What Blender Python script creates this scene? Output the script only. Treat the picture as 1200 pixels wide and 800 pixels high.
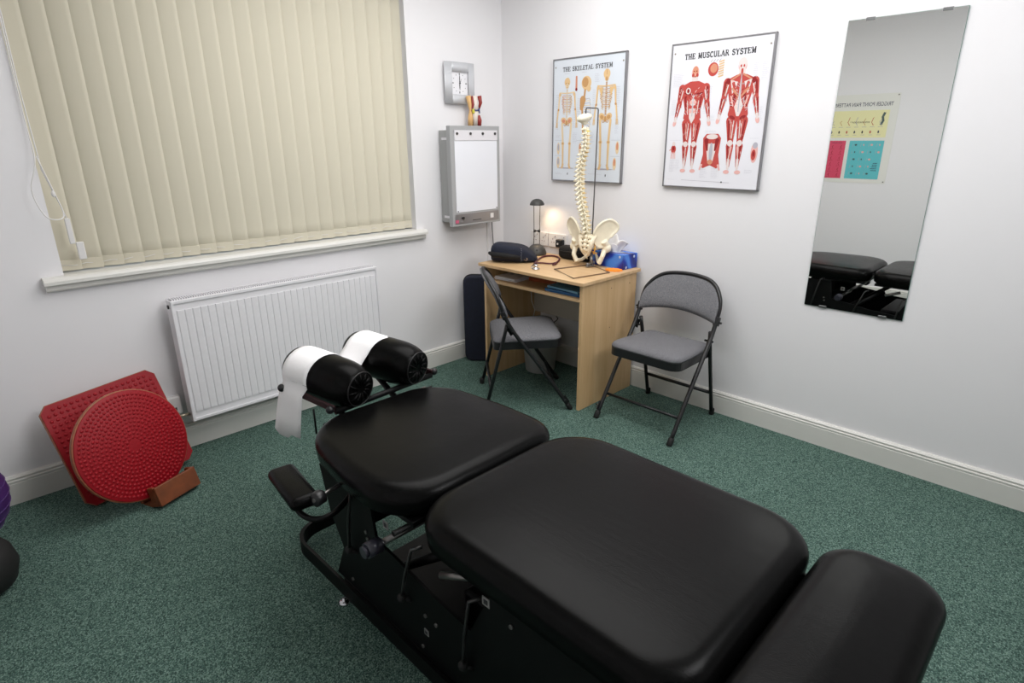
import bpy, bmesh, math, random
from math import sin, cos, pi, radians as R
from mathutils import Vector as V, Matrix
random.seed(7)
SC = bpy.context.scene
for o in list(bpy.data.objects): bpy.data.objects.remove(o)
COL = SC.collection

# ------------------------------------------------------------------ camera, light, exposure
cam_d = bpy.data.cameras.new('camera'); cam = bpy.data.objects.new('camera', cam_d); COL.objects.link(cam)
cyaw, cpit, crol = R(45.15964507), R(-18.80187622), R(-0.39437386)
fd = V((cos(cpit)*cos(cyaw), cos(cpit)*sin(cyaw), sin(cpit)))
rt = fd.cross(V((0, 0, 1))).normalized(); up = rt.cross(fd)
r2 = rt*cos(crol) + up*sin(crol); u2 = up*cos(crol) - rt*sin(crol)
cm = Matrix(((r2.x, u2.x, -fd.x, -2.83135), (r2.y, u2.y, -fd.y, -2.92085), (r2.z, u2.z, -fd.z, 1.39476), (0, 0, 0, 1)))
cam.matrix_world = cm
cam_d.sensor_width = 36; cam_d.lens = 693.07*36/1200; cam_d.clip_start = .02
SC.camera = cam
SC.view_settings.view_transform = 'Standard'; SC.view_settings.look = 'None'
SC.view_settings.exposure = 0.0; SC.view_settings.gamma = 1.0; SC.view_settings.use_curve_mapping = False
SC.cycles.max_bounces = 8; SC.cycles.diffuse_bounces = 5

w = bpy.data.worlds.new('outdoor_sky'); SC.world = w; w.use_nodes = True
w.node_tree.nodes['Background'].inputs[0].default_value = (.62, .74, .95, 1)
w.node_tree.nodes['Background'].inputs[1].default_value = .6

def area(name, loc, target, sx, sy, power, col=(1, 1, 1), spread=180):
    d = bpy.data.lights.new(name, 'AREA'); d.shape = 'RECTANGLE'; d.size = sx; d.size_y = sy; d.energy = power; d.color = col
    d.spread = R(spread)
    o = bpy.data.objects.new(name, d); COL.objects.link(o); o.location = loc
    o.rotation_euler = (V(target) - V(loc)).to_track_quat('-Z', 'Y').to_euler()
    return o
area('bounced_flash_main', (-1.2, -3.4, 2.33), (-1.25, 0, .85), 1.0, .6, 31, (.985, .985, 1))  # added area light standing in for flash bounced off ceiling and wall
area('added_overhead_fill', (-1.15, -1.4, 2.38), (-1.15, -1.4, 0), 1.7, 1.7, 40, (1, .985, .975))  # soft fill added to lift the whole room, not a real fixture

# ------------------------------------------------------------------ materials
def lin(c):
    return tuple(((v/255)/12.92 if v/255 <= .04045 else (((v/255)+.055)/1.055)**2.4) for v in c) + (1,)
MATS = {}
def mat(name, rgb, rough=.5, metal=0, bump=0, bscale=100, var=0, vscale=20, **kw):
    if name in MATS: return MATS[name]
    m = bpy.data.materials.new(name); m.use_nodes = True; nt = m.node_tree; b = nt.nodes['Principled BSDF']
    c = lin(rgb)
    b.inputs['Base Color'].default_value = c; b.inputs['Roughness'].default_value = rough; b.inputs['Metallic'].default_value = metal
    for k, v in kw.items(): b.inputs[k.replace('_', ' ')].default_value = v
    tc = nt.nodes.new('ShaderNodeTexCoord')
    if var:
        n = nt.nodes.new('ShaderNodeTexNoise'); n.inputs['Scale'].default_value = vscale; n.inputs['Detail'].default_value = 4
        nt.links.new(tc.outputs['Object'], n.inputs['Vector'])
        r = nt.nodes.new('ShaderNodeValToRGB'); r.color_ramp.elements[0].position = .3; r.color_ramp.elements[1].position = .7
        r.color_ramp.elements[0].color = tuple(v*(1-var) for v in c[:3]) + (1,); r.color_ramp.elements[1].color = tuple(min(1, v*(1+var)) for v in c[:3]) + (1,)
        nt.links.new(n.outputs['Fac'], r.inputs[0]); nt.links.new(r.outputs[0], b.inputs['Base Color'])
    if bump:
        n = nt.nodes.new('ShaderNodeTexNoise'); n.inputs['Scale'].default_value = bscale; n.inputs['Detail'].default_value = 3
        nt.links.new(tc.outputs['Object'], n.inputs['Vector'])
        bp = nt.nodes.new('ShaderNodeBump'); bp.inputs['Strength'].default_value = bump; bp.inputs['Distance'].default_value = .002
        nt.links.new(n.outputs['Fac'], bp.inputs['Height']); nt.links.new(bp.outputs[0], b.inputs['Normal'])
    MATS[name] = m
    return m
def emit(name, rgb, s):
    return mat(name, rgb, .5, Emission_Color=lin(rgb), Emission_Strength=s)

WALL = mat('wall_paint', (231, 230, 232), .75, bump=.08, bscale=250)
CEIL = mat('ceiling_paint', (235, 234, 232), .9)
GLOSSW = mat('gloss_white_paint', (220, 219, 214), .35)
RADW = mat('radiator_enamel', (228, 227, 230), .3)
PLW = mat('white_plastic', (225, 223, 222), .35)
BLKM = mat('black_metal', (22, 22, 24), .35, bump=.05, bscale=400)
BLKG = mat('black_steel', (5, 5, 6), .5, Specular_IOR_Level=.2)
BLKP = mat('black_plastic', (20, 20, 22), .4)
CHROME = mat('chrome', (200, 200, 205), .15, 1)
ALU = mat('brushed_aluminium', (150, 150, 153), .35, .9)
GREYM = mat('grey_painted_metal', (160, 160, 160), .4)
RUB = mat('rubber', (18, 18, 18), .7)
NAVY = mat('navy_cloth', (18, 24, 42), .85, bump=.5, bscale=300, var=.2, vscale=60)
BLKC = mat('black_cloth', (15, 14, 16), .85, bump=.5, bscale=250)
PAPER = mat('white_tissue_paper', (248, 247, 248), .85, bump=.3, bscale=60)
BROWNW = mat('brown_varnished_wood', (118, 62, 32), .45, var=.2, vscale=25, bump=.15, bscale=60)
EDGEW = mat('plywood_edge', (150, 88, 58), .55, var=.2, vscale=60)
RED = mat('red_rubber', (146, 10, 25), .5, bump=.1, bscale=300, Specular_IOR_Level=.3)
MAROON = mat('burgundy_rubber_tube', (78, 20, 34), .35)
BONE = mat('bone_plastic', (240, 232, 208), .45, var=.05, vscale=30)
DISCY = mat('yellow_disc_plastic', (214, 170, 70), .5)
BLUEBX = mat('tissue_box_blue', (30, 60, 170), .3)

# leather
def leather():
    m = bpy.data.materials.new('black_vinyl_leather'); m.use_nodes = True; nt = m.node_tree; b = nt.nodes['Principled BSDF']
    b.inputs['Base Color'].default_value = lin((8, 8, 8)); b.inputs['Roughness'].default_value = .27; b.inputs['Specular IOR Level'].default_value = .085
    tc = nt.nodes.new('ShaderNodeTexCoord')
    v = nt.nodes.new('ShaderNodeTexVoronoi'); v.inputs['Scale'].default_value = 420
    n = nt.nodes.new('ShaderNodeTexNoise'); n.inputs['Scale'].default_value = 9; n.inputs['Detail'].default_value = 5
    nt.links.new(tc.outputs['Object'], v.inputs['Vector']); nt.links.new(tc.outputs['Object'], n.inputs['Vector'])
    b1 = nt.nodes.new('ShaderNodeBump'); b1.inputs['Strength'].default_value = .25; b1.inputs['Distance'].default_value = .0006
    b2 = nt.nodes.new('ShaderNodeBump'); b2.inputs['Strength'].default_value = .2; b2.inputs['Distance'].default_value = .006
    nt.links.new(v.outputs['Distance'], b1.inputs['Height']); nt.links.new(n.outputs['Fac'], b2.inputs['Height'])
    # fine creases running across the rounded ends
    mp = nt.nodes.new('ShaderNodeMapping'); mp.inputs['Scale'].default_value = (60, 3, 3)
    n3 = nt.nodes.new('ShaderNodeTexNoise'); n3.inputs['Scale'].default_value = 1.0; n3.inputs['Detail'].default_value = 3
    nt.links.new(tc.outputs['Object'], mp.inputs[0]); nt.links.new(mp.outputs[0], n3.inputs['Vector'])
    b3 = nt.nodes.new('ShaderNodeBump'); b3.inputs['Strength'].default_value = .09; b3.inputs['Distance'].default_value = .003
    nt.links.new(n3.outputs['Fac'], b3.inputs['Height'])
    nt.links.new(b3.outputs[0], b2.inputs['Normal']); nt.links.new(b2.outputs[0], b1.inputs['Normal']); nt.links.new(b1.outputs[0], b.inputs['Normal'])
    return m
LEATH = leather()

def carpet():
    m = bpy.data.materials.new('green_carpet'); m.use_nodes = True; nt = m.node_tree; b = nt.nodes['Principled BSDF']
    b.inputs['Roughness'].default_value = .95; b.inputs['Specular IOR Level'].default_value = .15
    tc = nt.nodes.new('ShaderNodeTexCoord')
    n = nt.nodes.new('ShaderNodeTexNoise'); n.inputs['Scale'].default_value = 240; n.inputs['Detail'].default_value = 3; n.inputs['Roughness'].default_value = .6
    n2 = nt.nodes.new('ShaderNodeTexNoise'); n2.inputs['Scale'].default_value = 5; n2.inputs['Detail'].default_value = 2
    for k in (n, n2): nt.links.new(tc.outputs['Object'], k.inputs['Vector'])
    vo = nt.nodes.new('ShaderNodeTexVoronoi'); vo.inputs['Scale'].default_value = 290
    nt.links.new(tc.outputs['Object'], vo.inputs['Vector'])
    bw = nt.nodes.new('ShaderNodeRGBToBW'); nt.links.new(vo.outputs['Color'], bw.inputs[0])
    mm = nt.nodes.new('ShaderNodeMix'); mm.data_type = 'FLOAT'; mm.inputs[0].default_value = .45
    nt.links.new(n.outputs['Fac'], mm.inputs[2]); nt.links.new(bw.outputs[0], mm.inputs[3])
    r = nt.nodes.new('ShaderNodeValToRGB'); e = r.color_ramp.elements
    e[0].position = .30; e[0].color = lin((40, 60, 57)); e[1].position = .72; e[1].color = lin((136, 162, 151))
    k = e.new(.5); k.color = lin((80, 108, 98))
    nt.links.new(mm.outputs[0], r.inputs[0])
    mx = nt.nodes.new('ShaderNodeMix'); mx.data_type = 'RGBA'; mx.blend_type = 'MULTIPLY'; mx.inputs[0].default_value = .25
    nt.links.new(r.outputs[0], mx.inputs[6]); nt.links.new(n2.outputs['Fac'], mx.inputs[7])
    nt.links.new(mx.outputs[2], b.inputs['Base Color'])
    bp = nt.nodes.new('ShaderNodeBump'); bp.inputs['Strength'].default_value = .8; bp.inputs['Distance'].default_value = .006
    nt.links.new(n.outputs['Fac'], bp.inputs['Height']); nt.links.new(bp.outputs[0], b.inputs['Normal'])
    return m
CARPET = carpet()

def fabric(name, dark, light, scale=420):
    m = bpy.data.materials.new(name); m.use_nodes = True; nt = m.node_tree; b = nt.nodes['Principled BSDF']
    b.inputs['Roughness'].default_value = .95; b.inputs['Specular IOR Level'].default_value = .2
    tc = nt.nodes.new('ShaderNodeTexCoord'); n = nt.nodes.new('ShaderNodeTexNoise'); n.inputs['Scale'].default_value = scale; n.inputs['Detail'].default_value = 2
    nt.links.new(tc.outputs['Object'], n.inputs['Vector'])
    r = nt.nodes.new('ShaderNodeValToRGB'); r.color_ramp.elements[0].position = .35; r.color_ramp.elements[1].position = .65
    r.color_ramp.elements[0].color = lin(dark); r.color_ramp.elements[1].color = lin(light)
    nt.links.new(n.outputs['Fac'], r.inputs[0]); nt.links.new(r.outputs[0], b.inputs['Base Color'])
    bp = nt.nodes.new('ShaderNodeBump'); bp.inputs['Strength'].default_value = .4; bp.inputs['Distance'].default_value = .001
    nt.links.new(n.outputs['Fac'], bp.inputs['Height']); nt.links.new(bp.outputs[0], b.inputs['Normal'])
    return m
CHFAB = fabric('grey_tweed', (84, 84, 87), (130, 130, 134))

def woodmat(name, base, dark, axis):
    m = bpy.data.materials.new(name); m.use_nodes = True; nt = m.node_tree; b = nt.nodes['Principled BSDF']
    b.inputs['Roughness'].default_value = .45
    tc = nt.nodes.new('ShaderNodeTexCoord'); mp = nt.nodes.new('ShaderNodeMapping')
    s = [28, 28, 28]; s[axis] = 1.6; mp.inputs['Scale'].default_value = s
    n = nt.nodes.new('ShaderNodeTexNoise'); n.inputs['Scale'].default_value = 1; n.inputs['Detail'].default_value = 5; n.inputs['Roughness'].default_value = .65
    nt.links.new(tc.outputs['Object'], mp.inputs[0]); nt.links.new(mp.outputs[0], n.inputs['Vector'])
    r = nt.nodes.new('ShaderNodeValToRGB'); r.color_ramp.elements[0].position = .3; r.color_ramp.elements[1].position = .7
    r.color_ramp.elements[0].color = lin(dark); r.color_ramp.elements[1].color = lin(base)
    nt.links.new(n.outputs['Fac'], r.inputs[0]); nt.links.new(r.outputs[0], b.inputs['Base Color'])
    return m
BEECH_V = woodmat('beech_veneer_upright', (216, 184, 140), (197, 161, 115), 2)
BEECH_H = woodmat('beech_veneer_flat', (214, 182, 140), (196, 160, 116), 1)

def slatmat():
    m = bpy.data.materials.new('cream_blind_fabric'); m.use_nodes = True; nt = m.node_tree; b = nt.nodes['Principled BSDF']
    b.inputs['Base Color'].default_value = lin((224, 218, 199)); b.inputs['Roughness'].default_value = .8; b.inputs['Specular IOR Level'].default_value = .2
    tr = nt.nodes.new('ShaderNodeBsdfTranslucent'); tr.inputs[0].default_value = lin((225, 222, 200))
    mx = nt.nodes.new('ShaderNodeMixShader'); mx.inputs[0].default_value = .15
    nt.links.new(b.outputs[0], mx.inputs[1]); nt.links.new(tr.outputs[0], mx.inputs[2])
    nt.links.new(mx.outputs[0], nt.nodes['Material Output'].inputs[0])
    return m
SLAT = slatmat()
MIRR = mat('mirror_silver', (244, 246, 244), .01, 1)
def glassm(name, rgb, rough=0.0):
    m = bpy.data.materials.new(name); m.use_nodes = True; b = m.node_tree.nodes['Principled BSDF']
    b.inputs['Base Color'].default_value = lin(rgb); b.inputs['Transmission Weight'].default_value = 1; b.inputs['Roughness'].default_value = rough; b.inputs['IOR'].default_value = 1.45
    return m
GLASS = glassm('window_glass', (235, 245, 240))
POSTGLAZE = mat('print_white', (226, 226, 232), .25)
POSTBLUE = mat('print_pale_blue', (216, 222, 230), .25)

# ------------------------------------------------------------------ geometry helpers
class MB:
    def __init__(s): s.b = bmesh.new(); s.mi = 0
    def m(s, i): s.mi = i; return s
    def _set(s, fs, smooth=False):
        for f in fs: f.material_index = s.mi; f.smooth = smooth
        return s
    def _merge(s, t, smooth=None):
        me = bpy.data.meshes.new('tmp'); t.to_mesh(me); t.free()
        n = len(s.b.faces); s.b.from_mesh(me); bpy.data.meshes.remove(me)
        s.b.faces.ensure_lookup_table()
        for f in s.b.faces[n:]:
            f.material_index = s.mi
            if smooth is not None: f.smooth = smooth
        return s
    def box(s, c, d, bev=0, seg=2, M=None, smooth=False):
        t = bmesh.new(); bmesh.ops.create_cube(t, size=1)
        for v in t.verts: v.co = V((v.co.x*d[0], v.co.y*d[1], v.co.z*d[2]))
        if bev: bmesh.ops.bevel(t, geom=list(t.edges), offset=min(bev, min(d)*.49), segments=seg, affect='EDGES', profile=.5)
        for v in t.verts: v.co = (M @ v.co if M else v.co) + V(c)
        return s._merge(t, bool(bev) and smooth)
    def bb(s, x0, x1, y0, y1, z0, z1, bev=0, seg=2):
        return s.box(((x0+x1)/2, (y0+y1)/2, (z0+z1)/2), (abs(x1-x0), abs(y1-y0), abs(z1-z0)), bev, seg)
    def tube(s, pts, r, seg=12, cap=True, closed=False):
        pts = [V(p) for p in pts]; n = len(pts)
        rr = r if isinstance(r, (list, tuple)) else [r]*n
        rings = []; prev = None
        for i, p in enumerate(pts):
            if closed: t = pts[(i+1) % n] - pts[i-1]
            elif i == 0: t = pts[1]-pts[0]
            elif i == n-1: t = pts[-1]-pts[-2]
            else: t = (pts[i+1]-p).normalized() + (p-pts[i-1]).normalized()
            t.normalize()
            if prev is None:
                a = t.cross(V((0, 0, 1)));  a = a if a.length > .05 else t.cross(V((1, 0, 0)))
                a.normalize()
            else:
                a = prev - t*prev.dot(t); a.normalize()
            prev = a; bb_ = t.cross(a)
            rings.append([s.b.verts.new(p + a*(cos(2*pi*k/seg)*rr[i]) + bb_*(sin(2*pi*k/seg)*rr[i])) for k in range(seg)])
        fs = []
        rng = range(n if closed else n-1)
        for i in rng:
            A, B = rings[i], rings[(i+1) % n]
            for k in range(seg): fs.append(s.b.faces.new((A[k], A[(k+1) % seg], B[(k+1) % seg], B[k])))
        s._set(fs, True)
        if cap and not closed:
            s._set([s.b.faces.new(rings[0][::-1]), s.b.faces.new(rings[-1])])
        return s
    def cyl(s, a, b, r, seg=20, r2=None):
        return s.tube([a, b], [r, r if r2 is None else r2], seg)
    def lathe(s, prof, c=(0, 0, 0), seg=32, M=None, sx=1, sy=1):
        c = V(c); rings = []
        for r, z in prof:
            if r < 1e-6:
                p = V((0, 0, z)); rings.append([s.b.verts.new((M @ p if M else p)+c)])
            else:
                row = []
                for k in range(seg):
                    p = V((r*cos(2*pi*k/seg)*sx, r*sin(2*pi*k/seg)*sy, z)); row.append(s.b.verts.new((M @ p if M else p)+c))
                rings.append(row)
        fs = []
        for A, B in zip(rings, rings[1:]):
            if len(A) == 1 and len(B) == 1: continue
            for k in range(seg):
                k2 = (k+1) % seg
                if len(A) == 1: fs.append(s.b.faces.new((A[0], B[k2], B[k])))
                elif len(B) == 1: fs.append(s.b.faces.new((A[k], A[k2], B[0])))
                else: fs.append(s.b.faces.new((A[k], A[k2], B[k2], B[k])))
        return s._set(fs, True)
    def sph(s, c, r, sc=(1, 1, 1), seg=16, M=None):
        t = bmesh.new(); bmesh.ops.create_uvsphere(t, u_segments=seg, v_segments=max(6, seg*2//3), radius=r)
        for v in t.verts:
            p = V((v.co.x*sc[0], v.co.y*sc[1], v.co.z*sc[2])); v.co = (M @ p if M else p) + V(c)
        return s._merge(t, True)
    def prism(s, pts2, z0, z1, f=None, smooth=False):
        f = f or (lambda x, y, z: V((x, y, z)))
        A = [s.b.verts.new(f(x, y, z0)) for x, y in pts2]; B = [s.b.verts.new(f(x, y, z1)) for x, y in pts2]; n = len(A)
        fs = [s.b.faces.new((A[k], A[(k+1) % n], B[(k+1) % n], B[k])) for k in range(n)]
        s._set(fs, smooth)
        return s._set([s.b.faces.new(A[::-1]), s.b.faces.new(B)])
    def grid(s, fn, nu, nv, smooth=True):
        P = [[s.b.verts.new(fn(i/nu, j/nv)) for j in range(nv+1)] for i in range(nu+1)]
        return s._set([s.b.faces.new((P[i][j], P[i+1][j], P[i+1][j+1], P[i][j+1])) for i in range(nu) for j in range(nv)], smooth)
    def poly(s, pts, z=0):
        return s._set([s.b.faces.new([s.b.verts.new((p[0], p[1], z if len(p) < 3 else p[2])) for p in pts])])

def obj(name, mb, mats, parent=None, solid=None, sub=0, remesh=0, smooth_it=0, rec=True):
    b = mb.b
    if rec: bmesh.ops.recalc_face_normals(b, faces=list(b.faces))
    me = bpy.data.meshes.new(name); b.to_mesh(me); b.free()
    for m in (mats if isinstance(mats, (list, tuple)) else [mats]): me.materials.append(m)
    o = bpy.data.objects.new(name, me); COL.objects.link(o)
    if parent: o.parent = parent
    if remesh:
        md = o.modifiers.new('r', 'REMESH'); md.mode = 'VOXEL'; md.voxel_size = remesh; md.use_smooth_shade = True
    if smooth_it:
        md = o.modifiers.new('sm', 'SMOOTH'); md.iterations = smooth_it; md.factor = .5
    if solid:
        md = o.modifiers.new('s', 'SOLIDIFY'); md.thickness = solid; md.offset = 0
    if sub:
        md = o.modifiers.new('ss', 'SUBSURF'); md.levels = sub; md.render_levels = sub
    return o
def smooth_pts(pts, n=6):
    pts = [V(p) for p in pts]; out = []
    for i in range(len(pts)-1):
        p0 = pts[max(0, i-1)]; p1 = pts[i]; p2 = pts[i+1]; p3 = pts[min(len(pts)-1, i+2)]
        for k in range(n):
            t_ = k/n; out.append(.5*((2*p1)+(p2-p0)*t_+(2*p0-5*p1+4*p2-p3)*t_*t_+(3*p1-p0-3*p2+p3)*t_**3))
    return out+[pts[-1]]
def tag(o, label, cat, group=None):
    o['label'] = label; o['category'] = cat
    if group: o['group'] = group
    return o
def thing(name, label, cat, loc=(0, 0, 0), rz=0, group=None, rot=None):
    o = bpy.data.objects.new(name, None); COL.objects.link(o); o.location = loc; o.rotation_euler = (0, 0, rz)
    o.empty_display_size = .1
    if rot is not None: o.rotation_euler = rot.to_euler()
    return tag(o, label, cat, group)
def struct(name, mb, mats, parent=None, **k):
    o = obj(name, mb, mats, parent, **k)
    if not parent: o['kind'] = 'structure'
    return o
W_RIGHT = Matrix(((0, 0, -1), (-1, 0, 0), (0, 1, 0)))     # local X along the wall, Y up, Z out of the wall
W_LEFT = Matrix(((1, 0, 0), (0, 0, -1), (0, 1, 0)))
W_BACK = Matrix(((0, 0, 1), (1, 0, 0), (0, 1, 0)))

# ------------------------------------------------------------------ the room
XB, YF, H = -3.18, -4.3, 2.42
struct('floor', MB().bb(XB-.1, .1, YF-.1, .1, -.1, 0), CARPET)
struct('ceiling', MB().bb(XB-.1, .1, YF-.1, .1, H, H+.1), CEIL)
struct('wall_right', MB().bb(0, .12, YF-.1, .3, 0, H), WALL)
struct('wall_back', MB().bb(XB-.12, XB, YF-.1, .3, 0, H), WALL)
struct('wall_front', MB().bb(XB, 0, YF-.12, YF, 0, H), WALL)
WX0, WX1, WZ0, WZ1 = -2.458, -.724, .872, 2.2
wl = MB(); wl.bb(XB, WX0, 0, .3, 0, H); wl.bb(WX1, 0, 0, .3, 0, H); wl.bb(WX0, WX1, 0, .3, 0, WZ0); wl.bb(WX0, WX1, 0, .3, WZ1, H)
struct('wall_left', wl, WALL)
# skirting boards with an ogee top and a double groove
SK = [(0, 0), (.018, 0), (.018, .088), (.0165, .090), (.0165, .0925), (.018, .094), (.018, .100), (.0135, .103), (.0135, .107), (.0155, .109), (.0155, .112), (.010, .119), (0, .120)]
def skirt(name, f):
    m = MB(); m.prism(SK, 0, 1, f); struct(name, m, GLOSSW)
skirt('baseboard_right', lambda a, z, t: V((-a, YF+t*(-YF), z)))
skirt('baseboard_left', lambda a, z, t: V((XB+t*(-XB-.018), -a, z)))
skirt('baseboard_back', lambda a, z, t: V((XB+a, YF+t*(-YF-.018), z)))
skirt('baseboard_front', lambda a, z, t: V((XB+.018+t*(-XB-.036), YF+a, z)))

# window: frame, panes, sill
wr = bpy.data.objects.new('window_1', None); COL.objects.link(wr); wr.location = ((WX0+WX1)/2, .22, WZ0); wr['kind'] = 'structure'
ww, wh = WX1-WX0, WZ1-WZ0
f = MB()
for a in (-ww/2+.03, ww/2-.03, -.03+.28): f.bb(a-.03, a+.03, -.03, .03, 0, wh, .004)
for z in (.03, wh-.03): f.bb(-ww/2, ww/2, -.03, .03, z-.03, z+.03, .004)
obj('window_frame', f, GLOSSW, wr)
obj('pane', MB().bb(-ww/2+.05, .23, -.006, .006, .05, wh-.05), GLASS, wr)
obj('pane', MB().bb(.27, ww/2-.05, -.006, .006, .05, wh-.05), GLASS, wr)
sl = MB()
sl.prism([(.0, .894), (.19, .896), (.19, .868), (.0, .868)], 0, 1, lambda y, z, t: V((WX0+.001+t*(ww-.002), y, z)))
sl.prism([(-.045, .866), (-.045, .879), (-.040, .887), (-.030, .893), (-.001, .894), (-.001, .866)], 0, 1, lambda y, z, t: V((-2.532+t*(-.672+2.532), y, z)))
sl.prism([(-.001, .838), (-.022, .838), (-.026, .844), (-.026, .867), (-.001, .867)], 0, 1, lambda y, z, t: V((-2.528+t*(-.676+2.528), y, z)))
struct('trim_1', sl, GLOSSW)

# ------------------------------------------------------------------ vertical blind
vb = thing('vertical_blind', 'cream fabric vertical blind drawn closed across the window', 'blind', ((WX0+WX1)/2, .05, .90))
n = 23; pitch = (ww-.055)/(n-1)
for i in range(n):
    x = -ww/2 + .030 + i*pitch
    ang = R(-18 if i else -8); hw = .0445
    mb = MB(); dx, dy = hw*cos(ang), hw*sin(ang)
    ph = random.uniform(-.004, .004)
    def fn(u, v, x=x, dx=dx, dy=dy, ph=ph):
        t = (u-.5)*2
        bow = .001*(1-t*t)
        return V((x + t*dx, t*dy - bow + ph*(1-v), .001 + v*1.217))
    mb.grid(fn, 6, 14)
    o = obj('slat', mb, SLAT, vb, solid=.0006)
    # weighted pocket at the slat foot
    mb = MB(); M = Matrix.Rotation(ang, 3, 'Z')
    mb.box((x, -.001+ph, .023), (2*hw-.001, .0035, .042), .001, M=M)
    obj('bottom_weight', mb, SLAT, o)
    mb = MB(); mb.box((x, 0, 1.222), (.02, .012, .018), .002, M=M); obj('hanger', mb, PLW, vb)
obj('head_rail', MB().bb(-ww/2+.006, ww/2-.006, -.022, .022, 1.235, 1.275, .003), PLW, vb)
bc = MB(); bc.tube([(-ww/2+.005+i*(ww-.01)/40, -.006-.002*(i % 2), .026-.006*(i % 2)) for i in range(41)], .0012, 6)
obj('bottom_chain', bc, PLW, vb)
cordpts = [(-.853, -.055, 1.24), (-.86, -.06, .70), (-.855, -.062, .40), (-.825, -.062, .27), (-.812, -.062, .20)]
mb = MB(); mb.tube([V(p) for p in cordpts], .0022, 8)
mb.tube(smooth_pts([(-.858, -.058, 1.24), (-.868, -.068, .6), (-.872, -.10, .44), (-.905, -.10, .33), (-.885, -.10, .235), (-.845, -.09, .215), (-.822, -.075, .235), (-.835, -.065, .32), (-.862, -.066, .45)]), .0022, 8)
obj('pull_cord', mb, PLW, vb)
mb = MB(); mb.box((-.815, -.066, .165), (.018, .014, .10), .003); obj('cord_weight', mb, PLW, vb)
mb = MB(); mb.sph((-.838, -.066, .31), .007, (1, 1, 1.8)); obj('cord_bead', mb, PLW, vb)
mb = MB(); mb.box((-.792, -.063, .085), (.026, .012, .07), .003); obj('cord_cleat', mb, PLW, vb)

# ------------------------------------------------------------------ radiator
rd = thing('radiator', 'white ribbed panel radiator fixed to the wall below the window', 'radiator', (-2.128, -.035, .162))
rw, rh = 1.047, .576
pm = MB(); pm.bb(0, rw, -.058, -.066, 0, rh, .002)
# pressed front with vertical ribs
n = 31; p0 = .018; pt = (rw-2*p0)/n
for i in range(n):
    xc = p0 + pt*(i+.5)
    prof = [(-pt*.47, 0), (-pt*.36, .0045), (pt*.36, .0045), (pt*.47, 0)]
    y0 = -.066
    A = [pm.b.verts.new((xc+a, y0-d, .045)) for a, d in prof]; Bv = [pm.b.verts.new((xc+a, y0-d, rh-.045)) for a, d in prof]
    A0 = pm.b.verts.new((xc, y0, .03)); 
    fs = [pm.b.faces.new((A[k], A[k+1], Bv[k+1], Bv[k])) for k in range(3)]
    fs.append(pm.b.faces.new(A[::-1])); fs.append(pm.b.faces.new(Bv))
    pm._set(fs)
    pm.b.verts.remove(A0)
# groove backs between ribs read as dark lines; folded rim
pm.bb(0, .012, -.066, -.074, 0, rh, .002); pm.bb(rw-.012, rw, -.066, -.074, 0, rh, .002)
pm.bb(0, rw, -.066, -.072, 0, .014, .002); pm.bb(0, rw, -.066, -.072, rh-.014, rh, .002)
obj('front_panel', pm, RADW, rd)
obj('back_panel', MB().bb(.01, rw-.01, -.004, -.012, .01, rh-.01, .002), RADW, rd)
for a in (0, rw-.006): obj('side_panel', MB().bb(a, a+.006, -.004, -.064, .0, rh, .002), RADW, rd)
tg = MB()
for i in range(100): tg.bb(.012+i*.01030, .0175+i*.01030, -.014, -.055, rh-.004, rh+.0045)
tg.bb(.006, rw-.006, -.008, -.014, rh-.008, rh+.005); tg.bb(.006, rw-.006, -.055, -.060, rh-.008, rh)
obj('top_grille', tg, RADW, rd)
fn_ = MB()
for i in range(50): fn_.bb(.02+i*.0205, .021+i*.0205, -.014, -.054, .03, rh-.03)
obj('convector_fins', fn_, RADW, rd)
vm = MB(); vm.cyl((-.004, -.035, rh-.03), (.004, -.035, rh-.03), .009); obj('air_vent_plug', vm, mat('dark_hole', (40, 38, 36), .6), rd)
vm = MB(); vm.cyl((.0, -.035, .03), (-.055, -.035, .03), .007); vm.cyl((-.055, -.035, .045), (-.055, -.035, -.02), .011); vm.cyl((-.055, -.035, -.02), (-.055, -.035, -.165), .0075)
obj('valve', vm, mat('brass_nickel', (190, 180, 160), .3, .8), rd)
for x in (.2, rw-.2): obj('wall_bracket', MB().bb(x-.015, x+.015, .034, -.004, .05, rh-.05, .002), GREYM, rd)

# fused spur / socket box beside radiator
sw = thing('wall_socket', 'small white electrical box on the wall between red boards and radiator', 'socket', (-2.187, 0, .232), rot=W_LEFT)
obj('housing', MB().bb(-.043, .043, -.045, .045, 0, .032, .006), PLW, sw)
m_ = MB(); m_.bb(.008, .02, -.022, -.006, .0322, .036, .001); obj('rocker_switch', m_, mat('dark_grey_plastic', (60, 62, 66), .4), sw)
m_ = MB(); m_.bb(-.03, -.012, .012, .02, .0322, .0335); obj('warning_light', m_, mat('pink_plastic', (220, 150, 150), .3), sw)

# ------------------------------------------------------------------ clock
ck = thing('wall_clock', 'square brushed metal wall clock with a white dial', 'clock', (-.370, 0, 1.713), rot=W_LEFT)
s_ = .113
m = MB()
for i in range(12):                                  # curved side bands left and right
    pass
m.grid(lambda u, v: V((-s_+u*(s_*2), -s_+v*2*s_, .030-.012*((u-.5)*2)**2)), 16, 1)
fr = MB()
def rim(u0, u1, v0, v1):
    fr.grid(lambda u, v: V((u0+u*(u1-u0), v0+v*(v1-v0), .032-.010*(((u0+u*(u1-u0))/s_)**2))), 10, 1)
q = .062
rim(-s_, -q, -s_, s_); rim(q, s_, -s_, s_); rim(-q, q, q, s_); rim(-q, q, -s_, -q)
m.b.free()
bmesh.ops.remove_doubles(fr.b, verts=list(fr.b.verts), dist=1e-5)
obj('clock_frame', fr, mat('satin_aluminium', (206, 208, 212), .4, .2), ck, solid=.004)
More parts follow.
